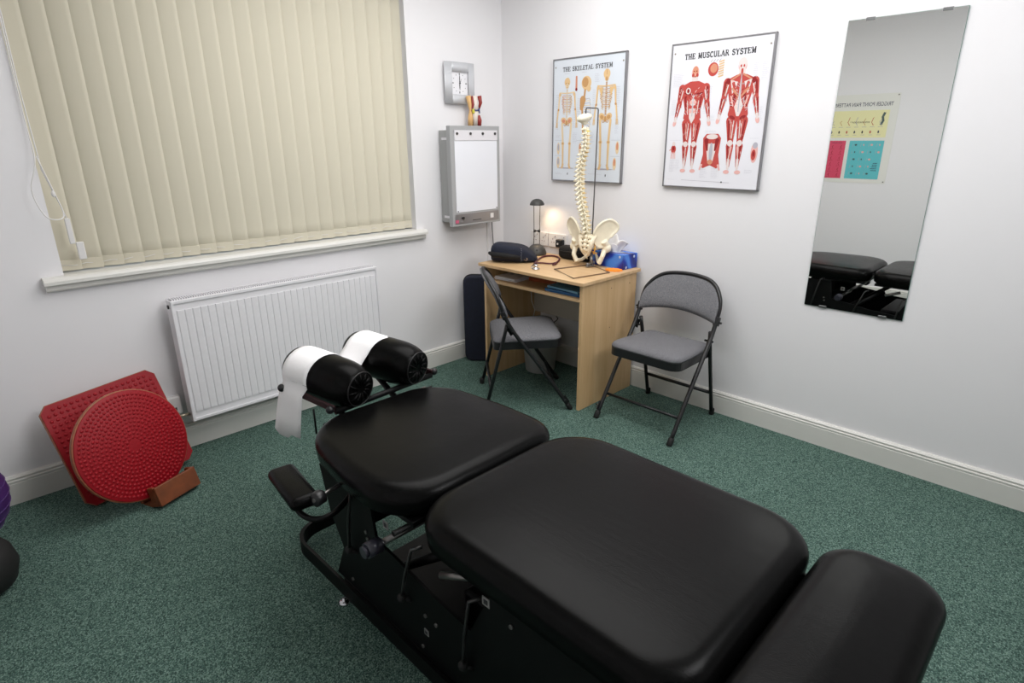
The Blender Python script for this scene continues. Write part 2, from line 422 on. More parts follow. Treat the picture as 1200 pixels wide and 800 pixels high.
obj('case', MB().bb(-.095, .095, -.095, .095, 0, .018, .004), GREYM, ck)
DIAL = mat('dial_white', (232, 232, 236), .4); INK = mat('ink_black', (30, 30, 34), .5)
obj('dial', MB().bb(-.064, .064, -.064, .064, .018, .022), DIAL, ck)
m = MB()
for k in range(12):
    a = k*pi/6; r_ = .05; L = .008 if k % 3 == 0 else .003
    x, y = r_*sin(a)*1.0, r_*cos(a)
    m.box((x, y, .0225), (.003 if k % 3 else .0045, L*1.3, .001), M=Matrix.Rotation(-a, 3, 'Z'))
o = obj('dial_markings', m, INK, ck); o['kind'] = 'stuff'
def hand(name, a, L, w_, z):
    m = MB(); d = V((sin(a), cos(a), 0)); p = V((cos(a), -sin(a), 0))
    pts = [(-p*w_*.5 - d*.012), (p*w_*.5 - d*.012), (p*w_ + d*L*.6), d*L, (-p*w_ + d*L*.6)]
    m.prism([(q.x, q.y) for q in pts], z, z+.0012); obj(name, m, INK, ck)
hand('hour_hand', R(179), .036, .0026, .0235); hand('minute_hand', R(-3), .05, .0018, .0255); hand('second_hand', R(22), .026, .0007, .0275)
m = MB(); m.cyl((0, 0, .022), (0, 0, .030), .003, 12); obj('hub', m, INK, ck)

# ------------------------------------------------------------------ x-ray light box
lb = thing('x_ray_light_box', 'grey metal x-ray light box with white viewing screen below the clock', 'light box', (-.360, 0, 1.189), rot=W_LEFT)
GB = mat('light_box_grey', (158, 159, 158), .4); GF = mat('light_box_front_grey', (164, 165, 166), .35)
m = MB(); m.bb(-.168, .170, -.268, .263, .003, .105, .003); obj('housing', m, GB, lb)
m = MB(); m.bb(-.195, .197, -.287, .287, .105, .140, .004)
obj('front_bezel', m, GF, lb)
SCRN = mat('opal_acrylic', (232, 234, 240), .15)
obj('screen', MB().bb(-.165, .172, -.205, .245, .140, .1425, .001), SCRN, lb)
m = MB(); m.bb(-.165, .172, .205, .262, .1426, .146, .001); obj('film_clip_rail', m, mat('satin_clip_rail', (222, 220, 224), .3, 0), lb)
for x in (-.148, -.045, .052, .152):
    m = MB(); m.cyl((x, .243, .146), (x, .243, .151), .0075, 16); obj('clip_knob', m, mat('dark_steel', (80, 78, 76), .3, .6), lb)
m = MB(); m.bb(-.178, .180, -.272, -.215, .1401, .1425, .001); obj('control_strip', m, ALU, lb)
m = MB(); m.cyl((-.118, -.240, .1425), (-.118, -.240, .15), .008, 16); obj('dimmer_knob', m, BLKP, lb)
m = MB(); m.bb(.105, .132, -.257, -.229, .1425, .147, .002); obj('power_switch', m, PLW, lb)
m = MB(); m.bb(-.178, -.152, -.268, -.248, .1425, .1432); obj('red_badge', m, mat('badge_pink', (196, 90, 120), .4), lb)
m = MB(); m.bb(-.04, .03, -.260, -.256, .1425, .1430); obj('printed_line', m, INK, lb)
for x, y in ((-.155, -.198), (.163, -.198)):
    m = MB(); m.cyl((x, y, .1425), (x, y, .1445), .004, 10); obj('screw', m, mat('dark_steel', (80, 78, 76), .3, .6), lb)
for y in (.215, -.235):
    m = MB(); m.box((-.169, y, .055), (.003, .014, .05), .001); obj('side_bracket', m, mat('satin_clip_rail', (222, 220, 224), .3, 0), lb)
cb = MB()
pts = [(-.135, -.03, .905), (-.134, -.028, .87), (-.124, -.022, .80), (-.118, -.024, .70), (-.12, -.026, .40), (-.12, -.026, .13)]
cb.tube(pts, .0035, 8); obj('power_lead', cb, mat('grey_cable', (110, 110, 112), .5), None)
o = bpy.data.objects['power_lead']; tag(o, 'grey cable hanging down the wall from the light box', 'cable')
o = MB(); o.bb(-.158, -.150, -.006, -.0001, .10, .905, .001)
tag(obj('cable_trunking', o, PLW), 'thin white cable strip running down the wall beneath the light box', 'cable cover')

# knee joint model on top of the light box
kn = thing('knee_joint_model', 'small anatomical knee joint model standing on the light box', 'anatomical model', (-.300, -.075, 1.477), rz=R(-30))
m = MB()
m.tube([(-.03, 0, 0), (-.029, 0, .05), (-.024, 0, .09), (-.032, 0, .13), (-.040, 0, .168)], [.016, .015, .012, .013, .016], 14)
obj('skin_layer', m, mat('model_flesh', (222, 178, 120), .5), kn)
m = MB(); m.tube([(.0, 0, .168), (.0, 0, .12), (0, 0, .09)], [.017, .018, .024], 16); m.tube([(0, 0, .082), (0, 0, .05), (0, 0, 0)], [.023, .017, .013], 16)
obj('bone', m, mat('model_bone', (224, 214, 204), .5), kn)
m = MB(); m.tube([(.028, .0, .168), (.034, 0, .13), (.024, 0, .095)], [.013, .011, .006], 12); m.tube([(.02, 0, .06), (.026, 0, .03), (.024, 0, 0)], [.009, .014, .012], 12); m.tube([(-.018, -.008, .165), (-.014, -.014, .12), (-.022, -.012, .08)], [.006, .008, .004], 10)
obj('muscle', m, mat('model_muscle', (140, 46, 40), .45), kn)
m = MB(); m.tube([(-.02, -.014, .095), (0, -.022, .085), (.024, -.014, .088)], .005, 10); m.tube([(.022, -.012, .1), (.024, -.014, .07)], .004, 8); obj('ligament', m, mat('model_blue', (60, 70, 120), .4), kn)
m = MB(); m.sph((-.014, -.02, .082), .009, (1, .6, 1.6)); obj('cartilage', m, mat('model_yellow', (200, 190, 60), .4), kn)

# ------------------------------------------------------------------ poster drawing
class Art:
    def __init__(s): s.mb = MB(); s.mats = []; s.z = .0
    def idx(s, m):
        if m not in s.mats: s.mats.append(m)
        return s.mats.index(m)
    n = 0
    def p(s, pts, m, z):
        s.n += 1; z = z + (s.n % 25)*1.1e-5
        s.mb.mi = s.idx(m)
        b = s.mb.b; f_ = b.faces.new([b.verts.new((x, y, z)) for x, y in pts]); f_.material_index = s.mb.mi
        if f_.normal.z < 0: f_.normal_flip()
        f_.normal_update()
        if f_.normal.z < 0: f_.normal_flip()
    def ell(s, x, y, a, b_, m, z, rot=0, n=18):
        s.p([(x+a*cos(t)*cos(rot)-b_*sin(t)*sin(rot), y+a*cos(t)*sin(rot)+b_*sin(t)*cos(rot)) for t in [2*pi*k/n for k in range(n)]], m, z)
    def cap(s, x0, y0, r0, x1, y1, r1, m, z, n=7):
        a = math.atan2(y1-y0, x1-x0)
        pts = [(x0+r0*cos(a+pi/2+pi*k/n), y0+r0*sin(a+pi/2+pi*k/n)) for k in range(n+1)] + [(x1+r1*cos(a-pi/2+pi*k/n), y1+r1*sin(a-pi/2+pi*k/n)) for k in range(n+1)]
        s.p(pts, m, z)
    def line(s, pts, w_, m, z):
        for (x0, y0), (x1, y1) in zip(pts, pts[1:]):
            d = math.hypot(x1-x0, y1-y0) or 1; nx, ny = -(y1-y0)/d*w_/2, (x1-x0)/d*w_/2
            ex, ey = (x1-x0)/d*w_*.3, (y1-y0)/d*w_*.3
            s.p([(x0-ex+nx, y0-ey+ny), (x0-ex-nx, y0-ey-ny), (x1+ex-nx, y1+ey-ny), (x1+ex+nx, y1+ey+ny)], m, z)
    def rect(s, x0, y0, x1, y1, m, z): s.p([(x0, y0), (x1, y0), (x1, y1), (x0, y1)], m, z)
    def smalltext(s, x, y, w_, rows, m, z, lh=.0062, th=.0011):
        for r_ in range(rows):
            xx = x; yy = y - r_*lh; end = x + w_*random.uniform(.6, 1)
            while xx < end:
                l = random.uniform(.004, .012); s.rect(xx, yy, min(xx+l, end), yy+th, m, z); xx += l+.002
# slab-serif capitals, unit height
def arc(cx, cy, rx, ry, a0, a1, n=9): return [(cx+rx*cos(R(a0+(a1-a0)*k/n)), cy+ry*sin(R(a0+(a1-a0)*k/n))) for k in range(n+1)]
T_ = .16
GL = {
 'T': (.85, [([(.425, .04), (.425, .92)], 1.3), ([(.04, .93), (.81, .93)], .9), ([(.25, .04), (.6, .04)], .6), ([(.07, .93), (.07, .70)], .6), ([(.78, .93), (.78, .70)], .6)]),
 'H': (.95, [([(.2, .04), (.2, .96)], 1.3), ([(.75, .04), (.75, .96)], 1.3), ([(.2, .5), (.75, .5)], .8)] + [([(a-.15, b_), (a+.15, b_)], .6) for a in (.2, .75) for b_ in (.04, .96)]),
 'E': (.85, [([(.2, .04), (.2, .96)], 1.3), ([(.05, .95), (.78, .95)], .7), ([(.05, .05), (.78, .05)], .7), ([(.2, .5), (.55, .5)], .7), ([(.77, .95), (.77, .72)], .6), ([(.77, .05), (.77, .28)], .6), ([(.55, .38), (.55, .62)], .6)]),
 'M': (1.1, [([(.2, .04), (.2, .96)], .8), ([(.9, .04), (.9, .96)], 1.3), ([(.2, .96), (.52, .15)], 1.3), ([(.52, .15), (.88, .96)], .8)] + [([(a-.15, b_), (a+.15, b_)], .6) for a in (.2, .9) for b_ in (.04, .96)]),
 'U': (.95, [([(.2, .96), (.2, .35)] + arc(.475, .32, .275, .27, 180, 360) + [(.75, .96)], 1.1)] + [([(a-.15, .96), (a+.15, .96)], .6) for a in (.2, .75)]),
 'S': (.8, [(arc(.4, .71, .26, .22, 20, 270, 10) + arc(.4, .27, .28, .22, 90, -160, 10), 1.2), ([(.68, .72), (.68, .97)], .6), ([(.1, .28), (.1, .03)], .6)]),
 'C': (.85, [(arc(.47, .5, .34, .44, 50, 310, 14), 1.2), ([(.74, .95), (.74, .66)], .6)]),
 'L': (.8, [([(.2, .04), (.2, .96)], 1.3), ([(.05, .96), (.37, .96)], .6), ([(.05, .05), (.76, .05)], .7), ([(.75, .05), (.75, .32)], .6)]),
 'A': (.98, [([(.14, .05), (.48, .96)], .8), ([(.48, .96), (.84, .05)], 1.3), ([(.28, .33), (.68, .33)], .6), ([(.0, .04), (.3, .04)], .6), ([(.66, .04), (.98, .04)], .6)]),
 'R': (.95, [([(.2, .04), (.2, .96)], 1.3), ([(.05, .95), (.5, .95)] + arc(.5, .73, .22, .22, 90, -90, 7) + [(.2, .51)], .8), ([(.5, .5), (.8, .05)], 1.2), ([(.05, .04), (.36, .04)], .6), ([(.72, .04), (.95, .04)], .6)]),
 'Y': (.95, [([(.15, .96), (.47, .45)], 1.2), ([(.8, .96), (.47, .45)], .8), ([(.47, .45), (.47, .04)], 1.3), ([(.3, .04), (.64, .04)], .6), ([(.02, .96), (.3, .96)], .6), ([(.66, .96), (.94, .96)], .6)]),
 'K': (.98, [([(.2, .04), (.2, .96)], 1.3), ([(.8, .96), (.22, .42)], .8), ([(.4, .56), (.8, .05)], 1.2), ([(.05, .04), (.36, .04)], .6), ([(.05, .96), (.36, .96)], .6), ([(.62, .96), (.94, .96)], .6), ([(.64, .04), (.97, .04)], .6)]),
}
def slab(art, text, x0, x1, y, h, m, z, wf=1.0):
    tot = sum((GL[c][0] if c != ' ' else .55) + .08 for c in text) - .08
    sx = (x1-x0)/tot; x = x0
    for c in text:
        if c == ' ': x += .63*sx; continue
        w_, st = GL[c]
        for pts, k in st: art.line([(x+px*sx, y+py*h) for px, py in pts], T_*k*h*wf, m, z)
        x += (w_+.08)*sx
PINK = mat('print_pink', (226, 176, 170), .25); REDM = mat('print_muscle_red', (186, 74, 68), .25); REDD = mat('print_dark_red', (140, 36, 38), .25)
PGREY = mat('print_grey', (176, 174, 184), .25); PLT = mat('print_light_grey', (198, 198, 206), .25); TEND = mat('print_tendon', (222, 210, 208), .25)
TAN = mat('print_tan', (222, 188, 140), .25); TAND = mat('print_dark_tan', (194, 148, 98), .25); TANP = mat('print_pale_tan', (226, 204, 168), .25); RUST = mat('print_rust', (206, 140, 112), .25)

def muscle_figure(A, cx, y0, Hh, back):
    X = lambda x: cx+x*Hh
    Y = lambda y: y0+y*Hh
    def cap(a, b_, r0, c, d, r1, m, z): A.cap(X(a), Y(b_), r0*Hh, X(c), Y(d), r1*Hh, m, z)
    def el(a, b_, r0, r1, m, z, rot=0): A.ell(X(a), Y(b_), r0*Hh, r1*Hh, m, z, rot)
    z1, z2, z3, z4 = .0006, .0009, .0012, .0015
    # silhouette, in tendon white
    el(0, .935, .040, .062, PINK, z1); cap(0, .90, .030, 0, .85, .032, TEND, z1)
    A.p([(X(a), Y(b_)) for a, b_ in [(-.045, .86), (.045, .86), (.125, .825), (.12, .74), (.085, .60), (.095, .52), (0, .47), (-.095, .52), (-.085, .60), (-.12, .74), (-.125, .825)]], REDM, z1)
    for s in (-1, 1):
        cap(s*.128, .80, .038, s*.15, .66, .024, REDM, z1); cap(s*.15, .66, .028, s*.182, .51, .013, REDM, z1)
        el(s*.188, .475, .018, .030, PINK, z2, s*.3); cap(s*.178, .525, .012, s*.184, .495, .012, TEND, z2)
        cap(s*.052, .47, .052, s*.045, .29, .028, REDM, z1); cap(s*.046, .25, .036, s*.044, .07, .014, REDM, z1)
        el(s*.046, .275, .026, .028, TEND, z2); cap(s*.045, .13, .012, s*.046, .05, .012, TEND, z2)
        el(s*.055, .018, .030, .018, PINK, z2); 
        # muscle separations
        cap(s*.142, .80, .010, s*.158, .70, .006, REDD, z3); cap(s*.150, .655, .004, s*.176, .54, .003, TEND, z3); cap(s*.165, .655, .006, s*.185, .56, .003, REDD, z3)
        cap(s*.118, .775, .006, s*.138, .69, .004, TEND, z3)
        cap(s*.078, .47, .007, s*.062, .31, .005, REDD, z3); cap(s*.030, .47, .004, s*.036, .32, .004, TEND, z3); cap(s*.052, .46, .003, s*.048, .33, .003, PINK, z3)
        cap(s*.062, .25, .006, s*.054, .14, .003, REDD, z3); cap(s*.040, .24, .004, s*.044, .12, .004, TEND, z3)
        if back:
            A.p([(X(s*a), Y(b_)) for a, b_ in [(.03, .80), (.10, .82), (.075, .70), (.05, .73)]], TEND, z2)
            cap(s*.07, .79, .014, s*.055, .74, .010, REDM, z3); el(s*.05, .53, .046, .045, REDM, z3); el(s*.05, .50, .03, .014, REDD, z3, s*.4)
            cap(s*.04, .70, .014, s*.07, .60, .008, REDD, z3); el(s*.12, .81, .02, .025, REDD, z4)
            cap(s*.032, .24, .010, s*.04, .17, .006, PINK, z4)
        else:
            el(s*.058, .775, .052, .034, REDM, z3); el(s*.058, .748, .046, .008, REDD, z3, s*.15)
            for k in range(4): el(s*.022, .71-k*.042, .016, .017, PINK if k % 2 else REDM, z3)
            cap(s*.085, .72, .008, s*.075, .60, .006, REDD, z3); cap(s*.06, .68, .004, s*.05, .56, .004, TEND, z3)
            el(s*.014, .95, .008, .005, REDD, z4); el(s*.022, .915, .012, .018, REDM, z3)
    rs = random.Random(11 if back else 5)
    for k in range(150):
        zone = rs.random(); s = rs.choice((-1, 1))
        if zone < .4: x, y, a0 = s*rs.uniform(.012, .09), rs.uniform(.56, .81), s*rs.uniform(.2, 1.3)
        elif zone < .6: x, y, a0 = s*(.135+rs.uniform(-.016, .016)), rs.uniform(.62, .80), 1.57+s*-.1
        elif zone < .72: y = rs.uniform(.53, .63); x, a0 = s*(.15+(.66-y)*.2+rs.uniform(-.012, .012)), 1.57+s*-.2
        elif zone < .88: x, y, a0 = s*(.05+rs.uniform(-.034, .034)), rs.uniform(.32, .48), 1.57+rs.uniform(-.2, .2)
        else: x, y, a0 = s*(.046+rs.uniform(-.02, .02)), rs.uniform(.12, .25), 1.57+rs.uniform(-.15, .15)
        el(x, y, rs.uniform(.008, .020), rs.uniform(.0012, .003), rs.choice((TEND, PINK, REDD, RUST, PGREY)), .00125, a0)
    if back:
        el(0, .952, .040, .046, TEND, z3); cap(0, .90, .010, 0, .82, .014, REDM, z3)
        A.p([(X(a), Y(b_)) for a, b_ in [(0, .88), (.007, .80), (.009, .68), (.042, .59), (.012, .51), (-.012, .51), (-.042, .59), (-.009, .68), (-.007, .80)]], TEND, z3)
        for s in (-1, 1):
            cap(s*.02, .86, .008, s*.09, .82, .006, RUST, z3); cap(s*.016, .68, .008, s*.075, .745, .010, RUST, z3); cap(s*.055, .60, .006, s*.08, .68, .008, PINK, z3)
        cap(0, .86, .004, 0, .55, .004, PGREY, z4); el(-.014, .93, .008, .012, REDM, z4); el(.014, .93, .008, .012, REDM, z4)
    else:
        el(0, .945, .030, .050, RUST, z2); A.p([(X(a), Y(b_)) for a, b_ in [(-.012, .73), (.012, .73), (.036, .60), (.03, .52), (0, .47), (-.03, .52), (-.036, .60)]], TEND, z2)
        cap(0, .74, .003, 0, .54, .003, PGREY, z4); el(0, .90, .008, .004, REDD, z4); cap(0, .93, .004, 0, .915, .005, PINK, z4)
        A.ell(X(-.06), Y(.775), .026*Hh, .03*Hh, TEND, .0015); A.ell(X(-.06), Y(.775), .014*Hh, .02*Hh, REDD, .0018)

def poster(name, label, yc, zc, pw, ph_, depth, art_fn, bgmat, framemat=ALU):
    t = thing(name, label, 'poster', (0, yc, zc), rot=W_RIGHT)
    f = MB(); b_ = .007
    f.bb(-pw/2, pw/2, ph_/2-b_, ph_/2, 0.001, depth, .0015); f.bb(-pw/2, pw/2, -ph_/2, -ph_/2+b_, 0.001, depth, .0015)
    f.bb(-pw/2, -pw/2+b_, -ph_/2, ph_/2, 0.001, depth, .0015); f.bb(pw/2-b_, pw/2, -ph_/2, ph_/2, 0.001, depth, .0015)
    obj('frame', f, framemat, t)
    A = Art(); A.mb.mi = A.idx(bgmat)
    A.mb.bb(-pw/2+b_, pw/2-b_, -ph_/2+b_, ph_/2-b_, .003, depth-.004)
    for v in A.mb.b.verts: pass
    z0 = depth-.004
    B_ = Art(); B_.mats = A.mats; B_.mb = MB()
    art_fn(B_, pw-2*b_, ph_-2*b_)
    for v in B_.mb.b.verts: v.co.z += z0
    me = bpy.data.meshes.new('t'); B_.mb.b.to_mesh(me); B_.mb.b.free(); A.mb.b.from_mesh(me)
    o = obj('printed_sheet', A.mb, A.mats, t, rec=False)
    for x in (-pw/2+.02, pw/2-.02):
        m = MB(); m.cyl((x, ph_/2-.045, z0), (x, ph_/2-.045, z0+.0015), .004, 12); obj('corner_pin', m, mat('dull_pin', (150, 140, 130), .4, .5), t)
    return t
def art_muscle(A, w_, h):
    L, B0 = -w_/2, -h/2
    slab(A, 'THE MUSCULAR SYSTEM', L+.135*w_, L+.845*w_, B0+.895*h, .038*h, INK, .0006)
    muscle_figure(A, L+.262*w_, B0+.10*h, .75*h, False)
    muscle_figure(A, L+.735*w_, B0+.10*h, .775*h, True)
    # small jaw/throat detail at top middle
    x, y = L+.475*w_, B0+.815*h
    A.ell(x-.015, y, .026, .030, REDM, .0006); A.ell(x-.012, y+.004, .018, .020, RUST, .0009)
    for k in range(7): A.line([(x+.014, y-.034+k*.0105), (x+.036, y-.028+k*.0105)], .006, TAN, .0009)
    for k in range(4): A.line([(x-.03+k*.014, y+.032), (x-.022+k*.014, y+.042)], .003, PGREY, .0009)
    # torso cutaway
    x, y = L+.5*w_, B0+.265*h
    A.p([(x-.046, y+.055), (x-.03, y+.075), (x+.03, y+.075), (x+.046, y+.055), (x+.040, y-.02), (x+.050, y-.07), (x+.036, y-.085), (x, y-.07), (x-.036, y-.085), (x-.050, y-.07), (x-.040, y-.02)], REDM, .0006)
    A.ell(x, y+.062, .03, .012, TEND, .0009)
    A.p([(x-.03, y+.03), (x+.03, y+.03), (x+.012, y-.06), (x-.012, y-.06)], TEND, .0009)
    A.ell(x, y-.01, .009, .045, PGREY, .0012); A.ell(x, y-.055, .014, .012, RUST, .0015)
    for s in (-1, 1): A.cap(x+s*.028, y+.045, .010, x+s*.02, y-.0, .004, REDD, .0012); A.cap(x+s*.044, y-.07, .006, x+s*.052, y-.09, .004, PINK, .0009)
    # hand and foot
    x, y = L+.085*w_, B0+.27*h
    A.ell(x, y, .014, .020, REDM, .0006); A.ell(x, y+.004, .006, .010, REDD, .0009); A.line([(x-.012, y), (x-.022, y-.006)], .004, RUST, .0009)
    for k in range(4): A.line([(x-.010+k*.0065, y-.015), (x-.012+k*.008, y-.045)], .0035, PINK, .0006)
    A.ell(x, y+.026, .009, .010, TEND, .0006)
    x, y = L+.935*w_, B0+.25*h
    A.ell(x, y, .017, .045, PINK, .0006); A.ell(x-.002, y-.010, .011, .024, REDM, .0009); A.ell(x-.002, y-.006, .005, .012, REDD, .0012); A.ell(x+.002, y+.032, .012, .014, PGREY, .0009)
    for (a, b_, ww_, r_) in [(.03, .80, .13, 10), (.40, .885, .14, 1), (.84, .83, .06, 12), (.92, .83, .06, 12), (.17, .87, .1, 1), (.66, .885, .12, 1), (.05, .19, .07, 10), (.12, .19, .05, 8), (.40, .135, .08, 8), (.52, .135, .1, 8), (.04, .335, .12, 1), (.88, .345, .1, 1), (.42, .40, .16, 2), (.38, .60, .08, 9), (.40, .70, .07, 5), (.03, .62, .05, 12), (.92, .55, .06, 12), (.42, .50, .12, 4), (.86, .13, .08, 3), (.03, .045, .1, 1)]:
        A.smalltext(L+a*w_, B0+b_*h, ww_*w_, r_, PLT, .0005)
    A.line([(L+.2*w_, B0+.045*h), (L+.72*w_, B0+.038*h)], .0014, PGREY, .0005); A.ell(L+.64*w_, B0+.04*h, .004, .004, INK, .0006)

def skel_figure(A, cx, y0, Hh, kind):
    X = lambda x: cx+x*Hh
    Y = lambda y: y0+y*Hh
    def cap(a, b_, r0, c, d, r1, m, z): A.cap(X(a), Y(b_), r0*Hh, X(c), Y(d), r1*Hh, m, z)
    def el(a, b_, r0, r1, m, z, rot=0): A.ell(X(a), Y(b_), r0*Hh, r1*Hh, m, z, rot)
    a, b_, c, d = .0006, .0009, .0012, .0015
    M1, M2 = (TANP, RUST) if kind == 0 else (TAN, TAND)
    el(0, .945, .042, .048, TAN, a); el(0, .905, .026, .030, M1, b_)
    if kind == 0:
        for s in (-1, 1): el(s*.015, .93, .009, .009, TAND, c)
        el(0, .908, .005, .008, TAND, c); A.rect(X(-.014), Y(.888), X(.014), Y(.892), TAND, c)
    else: el(0, .90, .012, .020, TAND, c); A.line([(X(0), Y(.985)), (X(0), Y(.94))], .003*Hh*2, TAND, c)
    for k in range(24): y = .865-k*.0135; A.rect(X(-.011), Y(y-.005), X(.011), Y(y+.004), M1 if kind == 0 else TAND, b_)
    for k in range(10):
        y = .80-k*.019; ww_ = .055+.022*math.sin(pi*min(1, (k+2)/9))
        for s in (-1, 1):
            A.line([(X(s*.008), Y(y)), (X(s*ww_*.75), Y(y+.004)), (X(s*ww_), Y(y-.012)), (X(s*ww_*.6), Y(y-.026))], .0055*Hh, TAN if k % 2 else (RUST if kind == 0 and s < 0 else TAND), c)
    for s in (-1, 1):
        cap(s*.01, .828, .006, s*.11, .835, .007, M1, d); el(s*.105, .815, .018, .018, TAN, d)
        if kind: A.p([(X(s*.04), Y(.82)), (X(s*.10), Y(.82)), (X(s*.06), Y(.73))], TAN, d)
        cap(s*.112, .81, .012, s*.125, .655, .009, TANP if kind == 0 and s < 0 else TAN, b_); cap(s*.125, .65, .009, s*.142, .52, .006, TANP, b_); cap(s*.133, .65, .006, s*.150, .52, .006, TAN, b_)
        el(s*.125, .653, .013, .012, TAND, c)
        for k in range(4): cap(s*(.138+k*.006), .51, .003, s*(.136+k*.009), .455, .0025, TAN, b_)
        el(s*.046, .535, .040, .034, TAN, c, s*.5); el(s*.044, .53, .024, .02, M2, d, s*.5); el(s*.026, .49, .016, .016, TAND, c); el(s*.026, .49, .008, .008, POSTBLUE, d)
        cap(s*.068, .50, .014, s*.052, .29, .013, TANP if kind == 0 else TAN, b_); el(s*.052, .28, .022, .020, TAN, c); el(s*.052, .28, .010, .010, TAND, d)
        cap(s*.050, .27, .012, s*.046, .06, .008, TAN, b_); cap(s*.064, .26, .005, s*.058, .06, .005, TANP, b_); el(s*.048, .045, .016, .016, TAN, c)
        cap(s*.05, .03, .014, s*.058, .012, .016, TAN, c)
    el(0, .51, .016, .03, TAND, d)
    A.ell(X(0), Y(.004), .125*Hh, .008*Hh, PGREY, .0004); A.ell(X(.03), Y(-.06), .006*Hh, .014*Hh, INK, .0006)
def art_skel(A, w_, h):
    L, B0 = -w_/2, -h/2
    slab(A, 'THE SKELETAL SYSTEM', L+.135*w_, L+.835*w_, B0+.903*h, .036*h, INK, .0006, .85)
    skel_figure(A, L+.205*w_, B0+.10*h, .76*h, 0)
    skel_figure(A, L+.765*w_, B0+.10*h, .80*h, 1)
    x, y = L+.485*w_, B0+.80*h     # side view of skull, spine and ribs
    A.ell(x, y, .034, .036, TAN, .0006); A.ell(x-.008, y+.004, .022, .026, TAND, .0009); A.ell(x+.018, y-.03, .014, .016, TAN, .0009)
    A.line([(x-.008, y-.035), (x-.012, y-.07), (x-.026, y-.12), (x-.022, y-.19), (x-.014, y-.26)], .012, TAND, .0009)
    A.cap(x-.022, y-.085, .020, x-.030, y-.13, .012, TAND, .0012)
    for k in range(13): A.line([(x-.012, y-.085-k*.0105), (x+.022+.010*sin(pi*k/12), y-.08-k*.012), (x+.030+.008*sin(pi*k/12), y-.09-k*.013)], .0032, TANP if k % 2 else PGREY, .0006)
    x, y = L+.34*w_, B0+.80*h
    A.cap(x, y+.035, .006, x, y-.03, .007, RUST, .0006); A.ell(x, y-.03, .008, .008, REDD, .0009)
    for (a, b_) in ((.085, .27), (.085, .15), (.42, .27), (.42, .15), (.945, .28), (.915, .15)):
        A.ell(L+a*w_, B0+b_*h, .012, .034, TANP, .0006); A.ell(L+a*w_, B0+(b_+.01)*h, .007, .02, RUST if a > .3 else PGREY, .0009)
    for (a, b_, ww_, r_) in [(.04, .72, .05, 14), (.36, .68, .06, 12), (.60, .86, .07, 6), (.90, .75, .06, 14), (.30, .62, .05, 16), (.58, .74, .04, 18), (.16, .885, .1, 1), (.42, .885, .1, 1), (.72, .895, .1, 1), (.04, .56, .04, 12), (.90, .52, .05, 12), (.30, .40, .08, 8), (.56, .40, .06, 8), (.04, .06, .12, 2), (.55, .06, .2, 1), (.04, .38, .08, 2)]:
        A.smalltext(L+a*w_, B0+b_*h, ww_*w_, r_, PGREY, .0005, lh=.0075)
    for y_ in (.34, .21):
        A.line([(L+.03*w_, B0+y_*h), (L+.15*w_, B0+y_*h)], .0012, PGREY, .0005); A.line([(L+.36*w_, B0+y_*h), (L+.47*w_, B0+y_*h)], .0012, PGREY, .0005); A.line([(L+.86*w_, B0+y_*h), (L+.98*w_, B0+y_*h)], .0012, PGREY, .0005)
poster('muscular_system_poster', 'metal-framed chart titled THE MUSCULAR SYSTEM with two red figures', -1.4685, 1.496, .507, .670, .020, art_muscle, POSTGLAZE)
poster('skeletal_system_poster', 'metal-framed chart titled THE SKELETAL SYSTEM hanging behind the spine model', -.698, 1.4955, .507, .670, .020, art_skel, POSTBLUE)

# trigger point chart on the wall behind the camera
def text_into(A, s, x, y, size, m, z, bold=.0, align='LEFT', sx=1):
    cu = bpy.data.curves.new('t', 'FONT'); cu.body = s; cu.size = size; cu.offset = bold; cu.align_x = align; cu.resolution_u = 3
    ob = bpy.data.objects.new('t', cu); COL.objects.link(ob); dg = bpy.context.evaluated_depsgraph_get()
    me = bpy.data.meshes.new_from_object(ob.evaluated_get(dg)); bpy.data.objects.remove(ob)
    i = A.idx(m); b = A.mb.b; nv, nf = len(b.verts), len(b.faces); b.from_mesh(me)
    b.verts.ensure_lookup_table(); b.faces.ensure_lookup_table()
    for v in b.verts[nv:]: v.co = V((x+v.co.x*sx, y+v.co.y, z))
    for f_ in b.faces[nf:]:
        f_.material_index = i
    bpy.data.meshes.remove(me); bpy.data.curves.remove(cu)
TY = mat('print_yellow', (232, 228, 176), .3); TR = mat('print_rose', (214, 74, 104), .3); TB = mat('print_teal', (96, 190, 198), .3); TW = mat('print_off_white', (226, 226, 220), .3); NVY = mat('print_navy', (34, 44, 74), .3)
tp = thing('trigger_point_poster', 'white chart of trigger points with yellow, pink and teal panels, seen in the mirror', 'poster', (XB, -1.102, 1.38), rot=W_BACK)
A = Art(); A.mb.mi = A.idx(TW); A.mb.bb(-.36, .36, -.365, .365, .0005, .003)
text_into(A, 'TRIGGER POINT PAIN PATTERNS', -.318, .268, .044, NVY, .0036, .0002, sx=.74)
A.rect(-.30, .015, .30, .235, TY, .0036); A.rect(-.30, -.33, -.03, -.01, TB, .0036); A.rect(.0, -.33, .30, -.01, TR, .0036)
random.seed(3)
for k in range(9):
    x = -.25+k*.062
    A.line([(x, .17+random.uniform(-.02, .03)), (x+.012, .14), (x-.004, .115)], .004, [PGREY, REDM, TAND][k % 3], .004); A.rect(x-.015, .10, x+.02, .103, PGREY, .004)
    A.ell(x+.01, .06, .006, .012, [NVY, REDM, INK][k % 3], .004); A.rect(x-.01, .035, x+.02, .038, PGREY, .004)
A.line([(-.265, .21), (-.255, .18), (-.262, .15), (-.25, .12)], .018, mat('print_slate', (70, 90, 90), .3), .004)
A.smalltext(-.16, .142, .22, 2, INK, .0043, lh=.007, th=.003)
